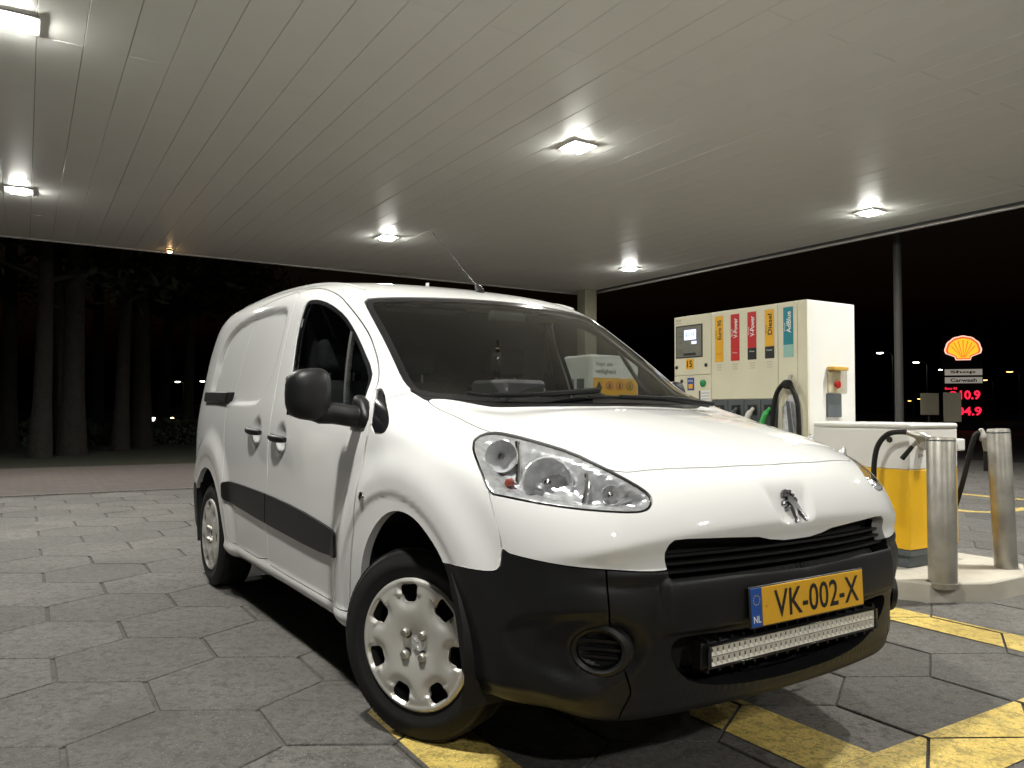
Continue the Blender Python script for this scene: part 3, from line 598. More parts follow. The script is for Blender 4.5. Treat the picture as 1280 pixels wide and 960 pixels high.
def wheel(x, sgn, steer):
    yc = .7525 if x > -1 else .777
    root = empty('wheel', parent=van); zx = Vector((math.sin(steer)*-sgn*-1 if False else 0, 0, 0))
    out = Vector((-math.sin(steer)*sgn, sgn*math.cos(steer), 0)); fwd = Vector((math.cos(steer), math.sin(steer), 0))
    c = Vector((x, sgn*yc, .316)); up_ = Vector((0, 0, 1)); xa = up_.cross(out)
    root.matrix_local = Matrix(((xa.x, up_.x, out.x, c.x), (xa.y, up_.y, out.y, c.y), (xa.z, up_.z, out.z, c.z), (0, 0, 0, 1)))
    ty = MB().lathe([(.200, -.085), (.215, -.092), (.25, -.102), (.285, -.098), (.305, -.085), (.313, -.068), (.316, -.056), (.308, -.054), (.308, -.046), (.316, -.044), (.3165, -.016), (.308, -.014), (.308, -.005), (.3165, -.003), (.3165, .003), (.308, .005), (.308, .014), (.3165, .016), (.316, .044), (.308, .046), (.308, .054), (.316, .056), (.313, .068), (.305, .085), (.298, .091), (.2955, .0925), (.292, .0925), (.285, .098), (.268, .1005), (.265, .102), (.250, .1025), (.247, .101), (.232, .098), (.215, .092), (.205, .086), (.198, .07), (.19, .05)], n=96).build('tyre', M['rubber'], root, smooth=50)
    mb = MB()   # tread blocks across the shoulders
    for k in range(90):
        t0 = 2*math.pi*k/90
        for z0, z1 in ((.047, .082), (-.082, -.047)):
            for r0, r1 in ((.312, .3168),):
                V = [(rr*math.cos(t0+dt), rr*math.sin(t0+dt), zz) for rr in (r0, r1) for zz, dt in ((z0, 0), (z0, .06), (z1, .075), (z1, .015))]
                if abs(z1) > abs(z0): pass
                V = [(vx*(.985 if abs(vz) > .08 else 1), vy*(.985 if abs(vz) > .08 else 1), vz) for vx, vy, vz in V]
                mb.add(V, [(0, 1, 2, 3), (4, 5, 6, 7), (0, 1, 5, 4), (1, 2, 6, 5), (2, 3, 7, 6), (3, 0, 4, 7)])
    o = mb.build('tread_blocks', M['rubber'], root, smooth=0); o['kind'] = 'stuff'
    H = Skin(HUB.P*np.array([1.07, 1.07, 1])+np.array([0, 0, .078]), HUB.N, HUB.T, HUB.D); hub = H.obj('hubcap', M['silver'], root, rim=.012)
    MB().lathe([(.212, .06), (.20, .03), (.15, .035), (.06, .03), (.001, .03)], n=40).build('wheel_rim', M['dark'], root)
    for k in range(4):
        t = math.pi/4+k*math.pi/2; MB().lathe([(.0001, .024), (.011, .0235), (.0150, .019), (.0160, .0)], Matrix.Translation((.050*math.cos(t), .050*math.sin(t), .088)), 14).build('wheel_nut', M['steel'], root)
        MB().lathe([(.0205, .0030), (.0185, .0060), (.0150, .002)], Matrix.Translation((.050*math.cos(t), .050*math.sin(t), .088)), 18).build('nut_shade_ring', M['dark'], root)  # dark ring colours in the shade around each nut
    mb = MB(); mb.prism(LION, lambda a, b: (a*.30, b*.30, .089), lambda a, b: (a*.26, b*.28, .0975)); mb.build('hub_badge', M['lampgrey'], root, smooth=0)
STEER = math.radians(26)
for x, sgn, st in ((0, -1, STEER), (0, 1, STEER), (-2.728, -1, 0), (-2.728, 1, 0)): wheel(x, sgn, st)
# --- underbody, cabin
MB().box((-3.30, -.60, .20), (.55, .60, .30)).box((-2.25, -.80, .24), (-.42, .80, .33)).build('underbody', M['dark'], van, bevel=.02)
MB().box((-1.46, -.82, .40), (-1.42, .82, 1.30)).box((-1.45, -.72, 1.30), (-1.42, .72, 1.64)).build('bulkhead', M['trim'], van)
MB().prism([(-.55,.55),(.05,.55),(.0,1.04),(-.05,1.075),(-.20,1.06),(-.40,1.035),(-.52,.98),(-.58,.86)], lambda a, b: (a, -.66, b), lambda a, b: (a, .66, b)).build('dashboard', M['trim'], van, bevel=.02)
MB().box((-1.42, -.80, .36), (-.30, .80, .42)).build('cabin_floor', M['trim'], van)
for sgn in (-1, 1):
    MB().prism([(-1.40,.45),(-.40,.45),(-.40,1.005),(-1.28,1.035),(-1.40,1.04)], lambda a, b: (a, sgn*.80, b), lambda a, b: (a, sgn*.835, b)).build('door_trim', M['trim'], van, bevel=.01)
for y in (.38, -.20, -.58):
    st = empty('seat', (-1.0, y, 0), parent=van); w_ = .24 if y > 0 else .18
    MB().prism([(-.28,.50),(.26,.52),(.28,.60),(.20,.655),(-.20,.63)], lambda a, b: (a, -w_, b), lambda a, b: (a, w_, b)).build('seat_cushion', M['seat'], st, bevel=.04, seg=3)
    MB().prism([(-.24,.60),(-.10,.62),(-.20,1.0),(-.26,1.22),(-.36,1.24),(-.36,1.0)], lambda a, b: (a, -w_, b), lambda a, b: (a, w_, b)).build('seat_back', M['seat'], st, bevel=.045, seg=3)
    MB().box((-.36, -.12, 1.27), (-.27, .12, 1.43)).build('headrest', M['seat'], st, bevel=.035, seg=3)
    MB().tube([(-.31, -.06, 1.18), (-.31, -.06, 1.32)], .006).tube([(-.31, .06, 1.18), (-.31, .06, 1.32)], .006).build('headrest_stem', M['steel'], st)
sw = frame_m((-.62, .38, 1.0), (0, 1, 0), (.45, 0, .9)); mb = MB(); mb.tube([sw@Vector((.185*math.cos(t), .185*math.sin(t), 0)) for t in np.linspace(0, 2*math.pi, 33)], .014, 8)
mb.tube([sw@Vector((-.18, 0, 0)), sw@Vector((.18, 0, 0))], .018, 6).tube([sw@Vector((0, -.18, 0)), sw@Vector((0, 0, 0))], .018, 6); mb.build('steering_wheel', M['trim'], van)
mb = MB(); mb.box((-.72, -.10, 1.49), (-.69, .10, 1.55)).build('rear_view_mirror', M['trim'], van, bevel=.015)
for sgn in (-1, 1): MB().box((-.97, sgn*.34-.19, 1.545), (-.82, sgn*.34+.19, 1.56)).build('sun_visor', M['trim'], van, bevel=.006)
# things lying on the dashboard
pb = MB().box((-.11, -.10, 0), (.11, .10, .125)).build('dash_pouch', M['trim'], None, bevel=.015, seg=2)
pb.location = Vector(VAN_LOC)+Matrix.Rotation(VAN_RZ, 3, 'Z')@Vector((-.17, -.34, 1.075)); pb.rotation_euler = (0, 0, VAN_RZ+.1)
tag(pb, 'small black box with white print lying on the dashboard', 'box')
text('box_print', 'POLAR', frame_m((.1115, .03, .055), (0, 1, 0), (0, 0, 1)), .07, .018, M['white'], pb)
for dy in (-.085, .088): MB().lathe([(.012, 0), (.011, .008), (.001, .009)], frame_m((.10, dy, .085), (0, 1, 0), (0, 0, 1)), 12).build('box_stud', M['steel'], pb)
bt = empty('chrome_bottle', Vector(VAN_LOC)+Matrix.Rotation(VAN_RZ, 3, 'Z')@Vector((-.17, -.39, 1.2025)), VAN_RZ, 'slim clear chrome bottle standing on the black dashboard box', 'bottle')
MB().lathe([(.001, 0), (.018, 0), (.018, .085), (.012, .1), (.008, .105), (.001, .105)], n=16).build('bottle_body', M['lens'], bt)
MB().lathe([(.001, .105), (.009, .105), (.009, .118), (.005, .122), (.005, .15), (.001, .15)], n=12).build('bottle_top', M['chrome'], bt)
# ------------------------------------------------------------------ ground: hexagonal concrete slabs on their bed
def concrete(name, c1, c2, rough=.72, scale=1., rnd=True):
    m = bpy.data.materials.new(name); m.use_nodes = True; nt = m.node_tree; b = nt.nodes['Principled BSDF']; N = nt.nodes.new; L = nt.links.new
    g = N('ShaderNodeNewGeometry'); pos = g.outputs['Position']
    def noise(sc, det=5, rg=.6):
        n = N('ShaderNodeTexNoise'); n.inputs['Scale'].default_value = sc*scale; n.inputs['Detail'].default_value = det; n.inputs['Roughness'].default_value = rg; L(pos, n.inputs['Vector']); return n.outputs[0]
    def rmp(src, a, b_, lo, hi):
        r = N('ShaderNodeMapRange'); r.inputs[1].default_value = a; r.inputs[2].default_value = b_; r.inputs[3].default_value = lo; r.inputs[4].default_value = hi; L(src, r.inputs[0]); return r.outputs[0]
    def mix(f, a, b_, mode='MIX'):
        x = N('ShaderNodeMix'); x.data_type = 'RGBA'; x.blend_type = mode
        if isinstance(f, float): x.inputs[0].default_value = f
        else: L(f, x.inputs[0])
        for i, v in ((6, a), (7, b_)):
            if isinstance(v, tuple): x.inputs[i].default_value = (*v, 1)
            else: L(v, x.inputs[i])
        return x.outputs[2]
    col = mix(rmp(noise(1.4), .38, .62, 0, 1), c1, c2)
    if rnd:
        oi = N('ShaderNodeObjectInfo'); col = mix(rmp(oi.outputs['Random'], 0, 1, 0, .75), col, tuple(c*.66 for c in c1))
    col = mix(rmp(noise(9, 6), .50, .66, 0, .55), col, tuple(c*.45 for c in c2))            # weathered patches
    col = mix(rmp(noise(46, 4, .8), .52, .62, 0, .8), col, tuple(c*.40 for c in c1))       # pits
    col = mix(rmp(noise(17, 6, .75), .52, .60, 0, .75), col, tuple(c*.42 for c in c1))
    col = mix(rmp(noise(120, 2), .63, .69, 0, .8), col, tuple(min(1, c*2.5) for c in c1))   # pale grains
    st = N('ShaderNodeTexVoronoi'); st.voronoi_dimensions = '2D'; st.inputs['Scale'].default_value = .62*scale; nd = N('ShaderNodeTexNoise'); nd.inputs['Scale'].default_value = 3.; L(pos, nd.inputs['Vector']); va = N('ShaderNodeVectorMath'); va.operation = 'MULTIPLY_ADD'; va.inputs[1].default_value = (.35, .35, 0); L(nd.outputs['Color'], va.inputs[0]); L(pos, va.inputs[2]); L(va.outputs[0], st.inputs['Vector'])
    col = mix(rmp(st.outputs[0], .05, .15, .42, 0), col, tuple(c*.45 for c in c1))           # oil spots
    L(col, b.inputs['Base Color']); L(rmp(noise(30), .3, .7, rough-.14, rough+.1), b.inputs['Roughness'])
    bp = N('ShaderNodeBump'); bp.inputs['Strength'].default_value = .9; bp.inputs['Distance'].default_value = .009; L(noise(85, 5, .75), bp.inputs['Height']); L(bp.outputs[0], b.inputs['Normal'])
    return m
M['slab'] = concrete('slab_concrete', (.112, .105, .097), (.168, .157, .144))
M['joint'] = mat('joint_sand', (.060, .055, .050), .95, noise=(40, .7, (.12, .11, .10)), bump=(150, .6, .004))
M['kerb'] = mat('kerb_concrete', (.46, .43, .37), .85, noise=(5, .8, (.33, .305, .255)), bump=(90, .35, .003))
M['asphalt'] = concrete('asphalt', (.045, .045, .046), (.065, .063, .06), .8, rnd=False)
LO = Vector((-2.366, 4.066, 0)); HS = .353; r3 = math.sqrt(3)
lu, lv = LO.x*UX[0]+LO.y*UX[1], LO.x*VX[0]+LO.y*VX[1]
ground = tag(mobj('ground', [(-700, -60, -.06), (700, -60, -.06), (700, 900, -.06), (-700, 900, -.06)], [(0, 1, 2, 3)], M['asphalt'], smooth=0), kind='structure')
UEND = 11.62
fore = tag(mobj('forecourt', [S(-9, -5, -.009), S(-9, 19, -.009), S(UEND+.15, 19, -.009), S(UEND+.15, -14, -.009), S(-9, -14, -.009)], [(0, 1, 2, 3, 4)], M['joint'], smooth=0), kind='structure')
def hexpoly(s, gu, gv):
    """hexagon in (v,u) about its centre; gu inset of the edges that run along U, gv of the slanting ones"""
    P = [(0, s), (-r3/2*s, s/2), (-r3/2*s, -s/2), (0, -s), (r3/2*s, -s/2), (r3/2*s, s/2)]
    out = []
    n = len(P)
    for i in range(n):
        a, b, c = P[i-1], P[i], P[(i+1) % n]
        def line(p, q):
            dx, dy = q[0]-p[0], q[1]-p[1]; l = math.hypot(dx, dy); nx, ny = -dy/l, dx/l; g = gu if abs(dx) < 1e-6 else gv
            if nx*p[0]+ny*p[1] < 0: nx, ny = -nx, -ny
            return nx, ny, nx*p[0]+ny*p[1]-g
        n1, m1, c1 = line(a, b); n2, m2, c2 = line(b, c); det = n1*m2-n2*m1
        out.append(((c1*m2-c2*m1)/det, (n1*c2-n2*c1)/det))
    return out
def slab_geo(k):
    rr = random.Random(k); top = hexpoly(HS, .0120, .0062); base = hexpoly(HS, .0090, .0036)
    jit = lambda P, a: [(x+rr.uniform(-a, a), y+rr.uniform(-a, a)) for x, y in P]
    top = jit(top, .0022); n = 6
    V = [(x, y, 0) for x, y in top]+[(x, y, -.0035) for x, y in base]+[(x, y, -.03) for x, y in base]
    Fc = [tuple(range(n))]+[(n+i, n+(i+1) % n, (i+1) % n, i) for i in range(n)]+[(2*n+i, 2*n+(i+1) % n, n+(i+1) % n, n+i) for i in range(n)]
    return V, Fc
slab_me = []
for k in range(6):
    V, Fc = slab_geo(k); me = bpy.data.meshes.new('slab'); me.from_pydata(V, [], Fc); me.materials.append(M['slab']); me.update(); slab_me.append(me)
cells = []
for r in range(-40, 40):
    for i in range(-50, 50):
        cv, cu = r3*HS*(i+.5+.5*(r % 2))+lv, 1.5*HS*r+.5*HS+lu
        if cu < -3 or cu > UEND-.1 or cv < -13.5 or cv > 18.5: continue
        w_ = S(cu, cv, 0); q = (w_-Vector((0, 0, CAM_H))).dot(fw)
        if q < .9: 
            if math.hypot(w_.x, w_.y) < 3.2: cells.append((1e-6, cu, cv))
            continue
        px, py, d = proj(w_)
        area = 1/d**3 if -160 < px < 1440 and py < 1120 else 0
        cells.append((area, cu, cv))
cells.sort(reverse=True)
vis = [c for c in cells if c[0] > 0]
def slab_pose(cu, cv, rr):
    return Matrix.Translation(S(cu, cv, rr.uniform(-.0016, .0)))@Matrix.Rotation(A, 4, 'Z')@Matrix.Rotation(rr.uniform(-.004, .004), 4, 'X')@Matrix.Rotation(rr.uniform(-.004, .004), 4, 'Y')
rr = random.Random(3); far_mb = MB(); named = set()
for k, (ar, cu, cv) in enumerate(vis[:300]+vis[300:]+[c for c in cells if c[0] == 0]):
    mt = slab_pose(cu, cv, rr)
    if k < 300:
        o = bpy.data.objects.new('paving_slab', slab_me[rr.randrange(6)]); COL.objects.link(o); o.parent = fore; o.matrix_world = mt
    else:
        V, Fc = slab_geo(rr.randrange(6)); far_mb.add([mt@Vector(v) for v in V], Fc)
o = far_mb.build('far_paving', M['slab'], fore, smooth=0); o['kind'] = 'stuff'
# yellow road paint, lying on the slabs and broken at every joint
M['roadyellow'] = concrete('road_paint_yellow', (.66, .47, .11), (.76, .57, .17), .6, rnd=False)
def clip_poly(P, Q):
    """convex clip of polygon P by convex polygon Q"""
    n = len(Q); area = sum(Q[i][0]*Q[(i+1) % n][1]-Q[(i+1) % n][0]*Q[i][1] for i in range(n))
    if area < 0: Q = Q[::-1]
    for i in range(n):
        a, b = Q[i], Q[(i+1) % n]; out = []
        f = lambda p: (b[0]-a[0])*(p[1]-a[1])-(b[1]-a[1])*(p[0]-a[0])
        for j in range(len(P)):
            p, q = P[j], P[(j+1) % len(P)]; fp, fq = f(p), f(q)
            if fp >= 0: out.append(p)
            if fp*fq < 0: t = fp/(fp-fq); out.append((p[0]+t*(q[0]-p[0]), p[1]+t*(q[1]-p[1])))
        P = out
        if len(P) < 3: return []
    return P
HP = hexpoly(HS, .011, .0055)
def marking(polys):
    mb = MB()
    for poly in polys:
        us = [p[0] for p in poly]; vs = [p[1] for p in poly]
        for ar, cu, cv in cells:
            if cu < min(us)-.4 or cu > max(us)+.4 or cv < min(vs)-.4 or cv > max(vs)+.4: continue
            P = clip_poly([(v-cv, u-cu) for u, v in poly], HP)
            if P: mb.add([S(cu+p[1], cv+p[0], .0028) for p in P], [tuple(range(len(P)))])
    o = mb.build('yellow_line', M['roadyellow'], smooth=0); o['kind'] = 'structure'; return o
def rnd_end(u0, u1, v0, v1, r=.03): return [(u0, v0), (u1-r, v0), (u1, v0+r), (u1, v1-r), (u1-r, v1), (u0, v1)]
marking([rnd_end(-2, 2.725, 1.065, 1.305)])
marking([rnd_end(1.552, 2.115, 2.04, 2.31), [(1.28, 2.04), (1.55, 2.04), (1.55, 3.862), (1.28, 3.862)]])
marking([[(.4, 3.868), (8.5, 3.868), (8.5, 4.135), (.4, 4.135)]])
marking([[(3.2, 10.62), (10.5, 10.62), (10.5, 10.79), (3.2, 10.79)]])
marking([[(4.75, 8.80), (10.5, 8.80), (10.5, 8.97), (4.75, 8.97)], [(4.50, 9.05), (4.66, 9.05), (4.66, 10.2), (4.50, 10.2)], [(4.50, 9.05), (4.75, 8.80), (4.75, 8.97), (4.66, 9.05)]])
# brick strip along the end of the forecourt, verge beyond
def brick_mat():
    m = bpy.data.materials.new('red_brick_paving'); m.use_nodes = True; nt = m.node_tree; b = nt.nodes['Principled BSDF']; N = nt.nodes.new; L = nt.links.new
    tc = N('ShaderNodeTexCoord'); mp = N('ShaderNodeMapping'); L(tc.outputs['Object'], mp.inputs[0]); mp.inputs['Rotation'].default_value = (0, 0, math.radians(45))
    br = N('ShaderNodeTexBrick'); br.inputs['Scale'].default_value = 1; br.inputs['Brick Width'].default_value = .21; br.inputs['Row Height'].default_value = .105; br.inputs['Mortar Size'].default_value = .007
    br.inputs['Color1'].default_value = (.095, .076, .068, 1); br.inputs['Color2'].default_value = (.07, .056, .05, 1); br.inputs['Mortar'].default_value = (.05, .045, .04, 1); L(mp.outputs[0], br.inputs[0])
    L(br.outputs[0], b.inputs['Base Color']); b.inputs['Roughness'].default_value = .85
    bp = N('ShaderNodeBump'); bp.inputs['Strength'].default_value = .5; bp.inputs['Distance'].default_value = .01; bp.invert = True; L(br.outputs['Fac'], bp.inputs['Height']); L(bp.outputs[0], b.inputs['Normal']); return m
M['brick'] = brick_mat()
o = tag(mobj('brick_path', [(-30, 0, 0), (20, 0, 0), (20, 5.6, 0), (-30, 5.6, 0)], [(0, 1, 2, 3)], M['brick'], smooth=0, loc=S(UEND+.22, 0, -.012), rz=A), kind='structure')
for k in range(40):
    pass
kerbrow = tag(mobj('kerb_row', [(-30, -.06, -.03), (20, -.06, -.03), (20, .16, -.03), (-30, .16, -.03)], [(0, 1, 2, 3)], M['joint'], smooth=0, loc=S(UEND+.06, 0, .01), rz=A), kind='structure')
kme = bpy.data.meshes.new('kerb_stone'); bmk = MB().box((-.245, -.05, -.05), (.245, .05, .0)); kme.from_pydata(bmk.v, [], bmk.f); kme.materials.append(M['slab'])
for k in range(60):
    o = bpy.data.objects.new('kerb_stone', kme); COL.objects.link(o); o.parent = kerbrow; o.location = (-14+k*.5, .06, -.004)
M['grass'] = mat('verge_grass', (.018, .022, .010), .95, noise=(3, .8, (.03, .028, .016)), bump=(40, .8, .05))
tag(mobj('verge', [S(UEND+5.9, -60, -.02), S(UEND+5.9, 11, -.02), S(90, 11, -.02), S(90, -60, -.02)], [(0, 1, 2, 3)], M['grass'], smooth=0), kind='structure')
# ------------------------------------------------------------------ canopy
HC, CV0, CV1, CU0, CU1, PW = 4.5, -.84, 13.9, -8.2, 18.36, .3765 # CV1, CU0, CU1, PW = 4.5, -2.62, 13.9, -8.2, 18.36, .3765
M['plank'] = mat('canopy_panel', (.85, .855, .81), .42, noise=(1.2, .30, (.75, .75, .71)))
M['plank'].node_tree.nodes['Principled BSDF'].inputs['Specular IOR Level'].default_value = .4
can = empty('canopy', S(0, 0, HC), A, 'wide flat canopy roof lined with long cream ceiling panels', 'canopy')
MB().box((CV0, CU0, .028), (CV1, CU1, .9)).build('canopy_deck', M['slate'], can)
MB().box((CV0-.06, CU0-.06, -.012), (CV0+.02, CU1+.06, .95)).build('fascia', M['pwhite'], can)
MB().box((CV1-.02, CU0-.06, -.012), (CV1+.06, CU1+.06, .95)).build('fascia', M['pwhite'], can)
MB().box((CV0+.021, CU1-.02, -.012), (CV1-.021, CU1+.06, .95)).build('fascia', M['pwhite'], can)
MB().box((CV0+.021, CU0-.06, -.012), (CV1-.021, CU0+.02, .95)).build('fascia', M['pwhite'], can)
pm_cache = {}
def plank(v0, u0, u1):
    L_ = round(u1-u0, 3)
    if L_ not in pm_cache:
        w2 = PW-.0045; b_ = MB(); e = .0028
        b_.add([(0, 0, e), (w2, 0, e), (w2, L_, e), (0, L_, e), (e, e, 0), (w2-e, e, 0), (w2-e, L_-e, 0), (e, L_-e, 0), (0, 0, .026), (w2, 0, .026), (w2, L_, .026), (0, L_, .026)],
               [(7, 6, 5, 4), (4, 5, 1, 0), (5, 6, 2, 1), (6, 7, 3, 2), (7, 4, 0, 3), (0, 1, 9, 8), (1, 2, 10, 9), (2, 3, 11, 10), (3, 0, 8, 11)])
        me = bpy.data.meshes.new('ceiling_panel'); me.from_pydata(b_.v, [], b_.f); me.materials.append(M['plank']); pm_cache[L_] = me
    o = bpy.data.objects.new('ceiling_panel', pm_cache[L_]); COL.objects.link(o); o.parent = can; o.location = (v0, u0, random.uniform(-.001, .001)); return o
v = .773-PW*9; row = 0; v_first = v; npl = 0; fmb = MB()
while v+PW < CV1-.02:
    j0 = (8.33 if (row-9) % 2 == 0 else 5.95); cuts = [CU0+.03]
    c = j0-3.87*5
    while c < CU1-.3:
        if c > CU0+.3: cuts.append(c)
        c += 3.87
    cuts.append(CU1-.03)
    if v > CV0+.01:
        for a, b in zip(cuts[:-1], cuts[1:]): plank(v+.0022, a+.002, b-.002); npl += 1
    v += PW; row += 1
print('planks', npl)
M['lamp'] = mat('lamp_lens', (1, 1, 1), .4, emit=(1., .99, .92), es=300)
M['housing'] = mat('lamp_housing', (.55, .55, .52), .4)
for u in (-4.2, 1.95, 8.08, 14.33):
    for v in (-.15, 5.98, 12.13):
        st = {-.15: 'over the outer lane', 5.98: 'above the pump lane', 12.13: 'near the far canopy edge'}[v]
        l = empty('canopy_light', S(u, v, HC), A, 'bright square floodlight set flush in the canopy ceiling', 'ceiling light', 'floodlights in the canopy ceiling')
        MB().box((-.19, -.19, -.022), (.19, -.13, -.0015)).box((-.19, .13, -.022), (.19, .19, -.0015)).box((-.19, -.129, -.022), (-.13, .129, -.0015)).box((.13, -.129, -.022), (.19, .129, -.0015)).build('housing', M['housing'], l)
        MB().prism([(-.125, -.125), (.125, -.125), (.125, .125), (-.125, .125)], lambda a, b: (a*.85, b*.85, -.050), lambda a, b: (a, b, -.004)).build('lamp_lens', M['lamp'], l, smooth=0)
        ld = bpy.data.lights.new('floodlight', 'AREA'); ld.shape = 'SQUARE'; ld.size = .21; ld.energy = LAMP_W; ld.color = (1., .985, .905); ld.spread = math.radians(165)
        lo = bpy.data.objects.new('floodlight', ld); COL.objects.link(lo); lo.parent = l; lo.location = (0, 0, -.056)
M['column'] = mat('column_cream', (.24, .23, .17), .45, noise=(3, .3, (.45, .42, .28)))
def column(u, v, w_, label):
    c = empty('canopy_column', S(u, v, 0), A, label, 'column')
    MB().box((-w_/2, -w_/2, .0), (w_/2, w_/2, HC-.001)).build('shaft', M['column'], c, bevel=.03, seg=3)
    MB().box((-w_/2-.04, -w_/2-.04, 0), (w_/2+.04, w_/2+.04, .18)).build('foot', M['slate'], c, bevel=.01)
column(17.6, 13.35, .40, 'square cream column holding the far corner of the canopy')
pp = empty('reflection_pillar', S(9.68, -1.47, 0), A, 'waist high cream pillar out of view, added to be mirrored in the van door', 'pillar')  # unseen pillar, added for the stripe it reflects in the door
MB().box((-.18, -.18, .06), (.18, .18, 1.42)).build('pillar_body', M['column'], pp, bevel=.03, seg=3); MB().box((-.20, -.20, 0), (.20, .20, .058)).build('pillar_foot', M['slate'], pp, bevel=.01); MB().box((-.185, -.12, 1.0), (-.179, .12, 1.3)).build('pillar_hatch', M['slate'], pp)
# ------------------------------------------------------------------ pump island
ISL = [(7.6, 4.34), (2.74, 4.34), (2.60, 4.42), (2.43, 4.74), (2.43, 5.16), (2.60, 5.48), (2.74, 5.56), (7.6, 5.56)]
IH = .112
mb = MB(); mb.prism(ISL[::-1], lambda u, v: S(u, v, -.02), lambda u, v: S(u, v, IH))
tag(mb.build('pump_island', M['kerb'], smooth=30, bevel=.012), 'low pale concrete island with chamfered end under the fuel pump', 'kerb island')
def face_t(o, y, z, name, body, w_, h_, m, x=-.0045, bold=.0, vert=False):
    """lettering on the face that looks towards -V (local x = const)"""
    fm = frame_m((x, y, z), (0, 0, 1), (0, 1, 0)) if vert else frame_m((x, y, z), (0, -1, 0), (0, 0, 1))
    return text(name, body, fm, w_, h_, m, o, bold=bold)
# --- fuel dispenser: local x = V depth, y = U length, z up from the island
pump = empty('fuel_pump', S(3.612, 4.685, IH), A, 'tall cream fuel dispenser with screen and five coloured grade labels', 'fuel pump')
PL, PD, PH_ = 1.345, .54, 1.775
z_ = lambda w: w-IH
y_ = lambda u: u-3.612
MB().box((.012, .004, 0), (PD, PL-.004, PH_-.004)).build('cabinet_body', M['pwhite'], pump, bevel=.008)
def panel(name, u0, u1, z0, z1, m=None, x0=0., x1=.0115):
    return MB().box((x0, y_(u0)+.0025, z_(z0)+.0025), (x1, y_(u1)-.0025, z_(z1)-.0025)).build(name, m or M['cream'], pump, bevel=.003)
panel('edge_panel', 3.613, 3.70, IH, 1.885); panel('adblue_panel', 3.70, 3.872, IH+.08, 1.885); panel('label_panel', 3.872, 4.53, 1.182, 1.885)
panel('screen_panel', 4.53, 4.955, 1.387, 1.885); panel('keypad_panel', 4.53, 4.955, .80, 1.387); panel('lower_panel', 3.872, 4.955, IH+.08, .795)
panel('plinth', 3.64, 4.93, IH, IH+.075, M['slate'], .004, .0116)
def sticker(name, u0, u1, z0, z1, m, x=-.003):
    return MB().box((x, y_(u0), z_(z0)), (.003, y_(u1), z_(z1))).build(name, m, pump)
M['scr'] = mat('screen_bezel', (.20, .20, .17), .2, noise=(12, .4, (.28, .28, .23)))
M['lcd'] = mat('lit_display', (.5, .55, .8), .3, emit=(.62, .70, 1.), es=1.1)
sticker('screen_frame', 4.625, 4.93, 1.532, 1.805, M['ink']); sticker('screen', 4.635, 4.92, 1.542, 1.795, M['scr'], -.0045)
sticker('lit_display', 4.695, 4.83, 1.682, 1.765, M['lcd'], -.006); sticker('lit_display', 4.69, 4.745, 1.645, 1.668, M['lcd'], -.006)
face_t(pump, y_(4.762), z_(1.723), 'display_digits', '81.75', .10, .034, M['ink'], -.0066)
for zz, t_ in ((1.745, 'bedrag'), (1.715, 'liter'), (1.66, 'prijs per liter'), (1.60, 'kies'), (1.575, 'pomp')): face_t(pump, y_(4.875), z_(zz), 'screen_caption', t_, .055, .011, M['ink'], -.0053)
sticker('card_slot', 4.70, 4.84, 1.552, 1.572, M['ink'], -.006)
sticker('pump_number_sign', 4.727, 4.813, 1.439, 1.523, M['labyel']); face_t(pump, y_(4.77), z_(1.481), 'pump_number', '15', .058, .056, M['ink'], -.0036, .02)
face_t(pump, y_(4.90), z_(1.853), 'maker_text', 'Shell', .055, .016, M['slate'], -.0006); face_t(pump, y_(4.895), z_(1.828), 'maker_text', 'Pay at pump', .06, .012, M['slate'], -.0006)
grades = [(4.402, 4.487, 'Euro 95', M['labyel'], M['labyel'], M['ink'], 'FuelSave'), (4.236, 4.322, 'V-Power', M['red'], M['red'], M['white'], 'Shell'), (4.071, 4.154, 'V-Power', M['red'], M['ink'], M['white'], 'Shell'),
          (3.905, 3.988, 'Diesel', M['labyel'], M['ink'], M['ink'], 'Shell'), (3.735, 3.820, 'AdBlue', M['teal'], M['paleteal'], M['white'], 'Shell')]
for u0, u1, t_, m1, m2, mt_, t2 in grades:
    sticker('grade_label', u0, u1, 1.572, 1.845, m1); sticker('grade_foot', u0, u1, 1.482, 1.5705, m2, -.0032)
    um = (u0+u1)/2; face_t(pump, y_(um-.006), z_(1.735), 'grade_name', t_, .155, .040, mt_, -.0036, .02, True); face_t(pump, y_(um+.030), z_(1.70), 'grade_brand', t2, .06, .013, mt_, -.0036, .0, True)
    if t_ != 'AdBlue':
        face_t(pump, y_(um), z_(1.545), 'grade_foot_text', {M['red']: 'V-Power'}.get(m1, t_), .05, .012, M['white'] if m2 is not M['labyel'] else M['red'], -.0040)
        for kk in range(3): face_t(pump, y_(um), z_(1.455-.018*kk), 'small_print', ('E10 95', 'max 50 l/min', 'min 2 liter')[kk], .048, .008, M['slate'], -.0006)
def disc(name, u, z, r, h, m, x=0.): 
    return MB().lathe([(.0001, h), (r*.8, h), (r, h*.7), (r, 0)], frame_m((x, y_(u), z_(z)), (0, -1, 0), (0, 0, 1)), 20).build(name, m, pump)
for u, zz in ((4.985-.06, 1.458), (4.588, 1.464), (4.864, 1.34)): disc('lock', u, zz, .016, .006, M['ink'])
disc('green_button', 4.621, 1.318, .030, .012, M['green'])
sticker('sticker', 4.722, 4.797, 1.262, 1.366, M['blue']); sticker('sticker_card', 4.735, 4.784, 1.275, 1.315, M['labyel'], -.0036); face_t(pump, y_(4.76), z_(1.34), 'sticker_text', 'PIN', .05, .018, M['white'], -.0036)
sticker('instructions', 4.545, 4.668, 1.12, 1.258, M['white'], -.002); sticker('instructions_bar', 4.648, 4.667, 1.12, 1.257, M['slate'], -.0026)
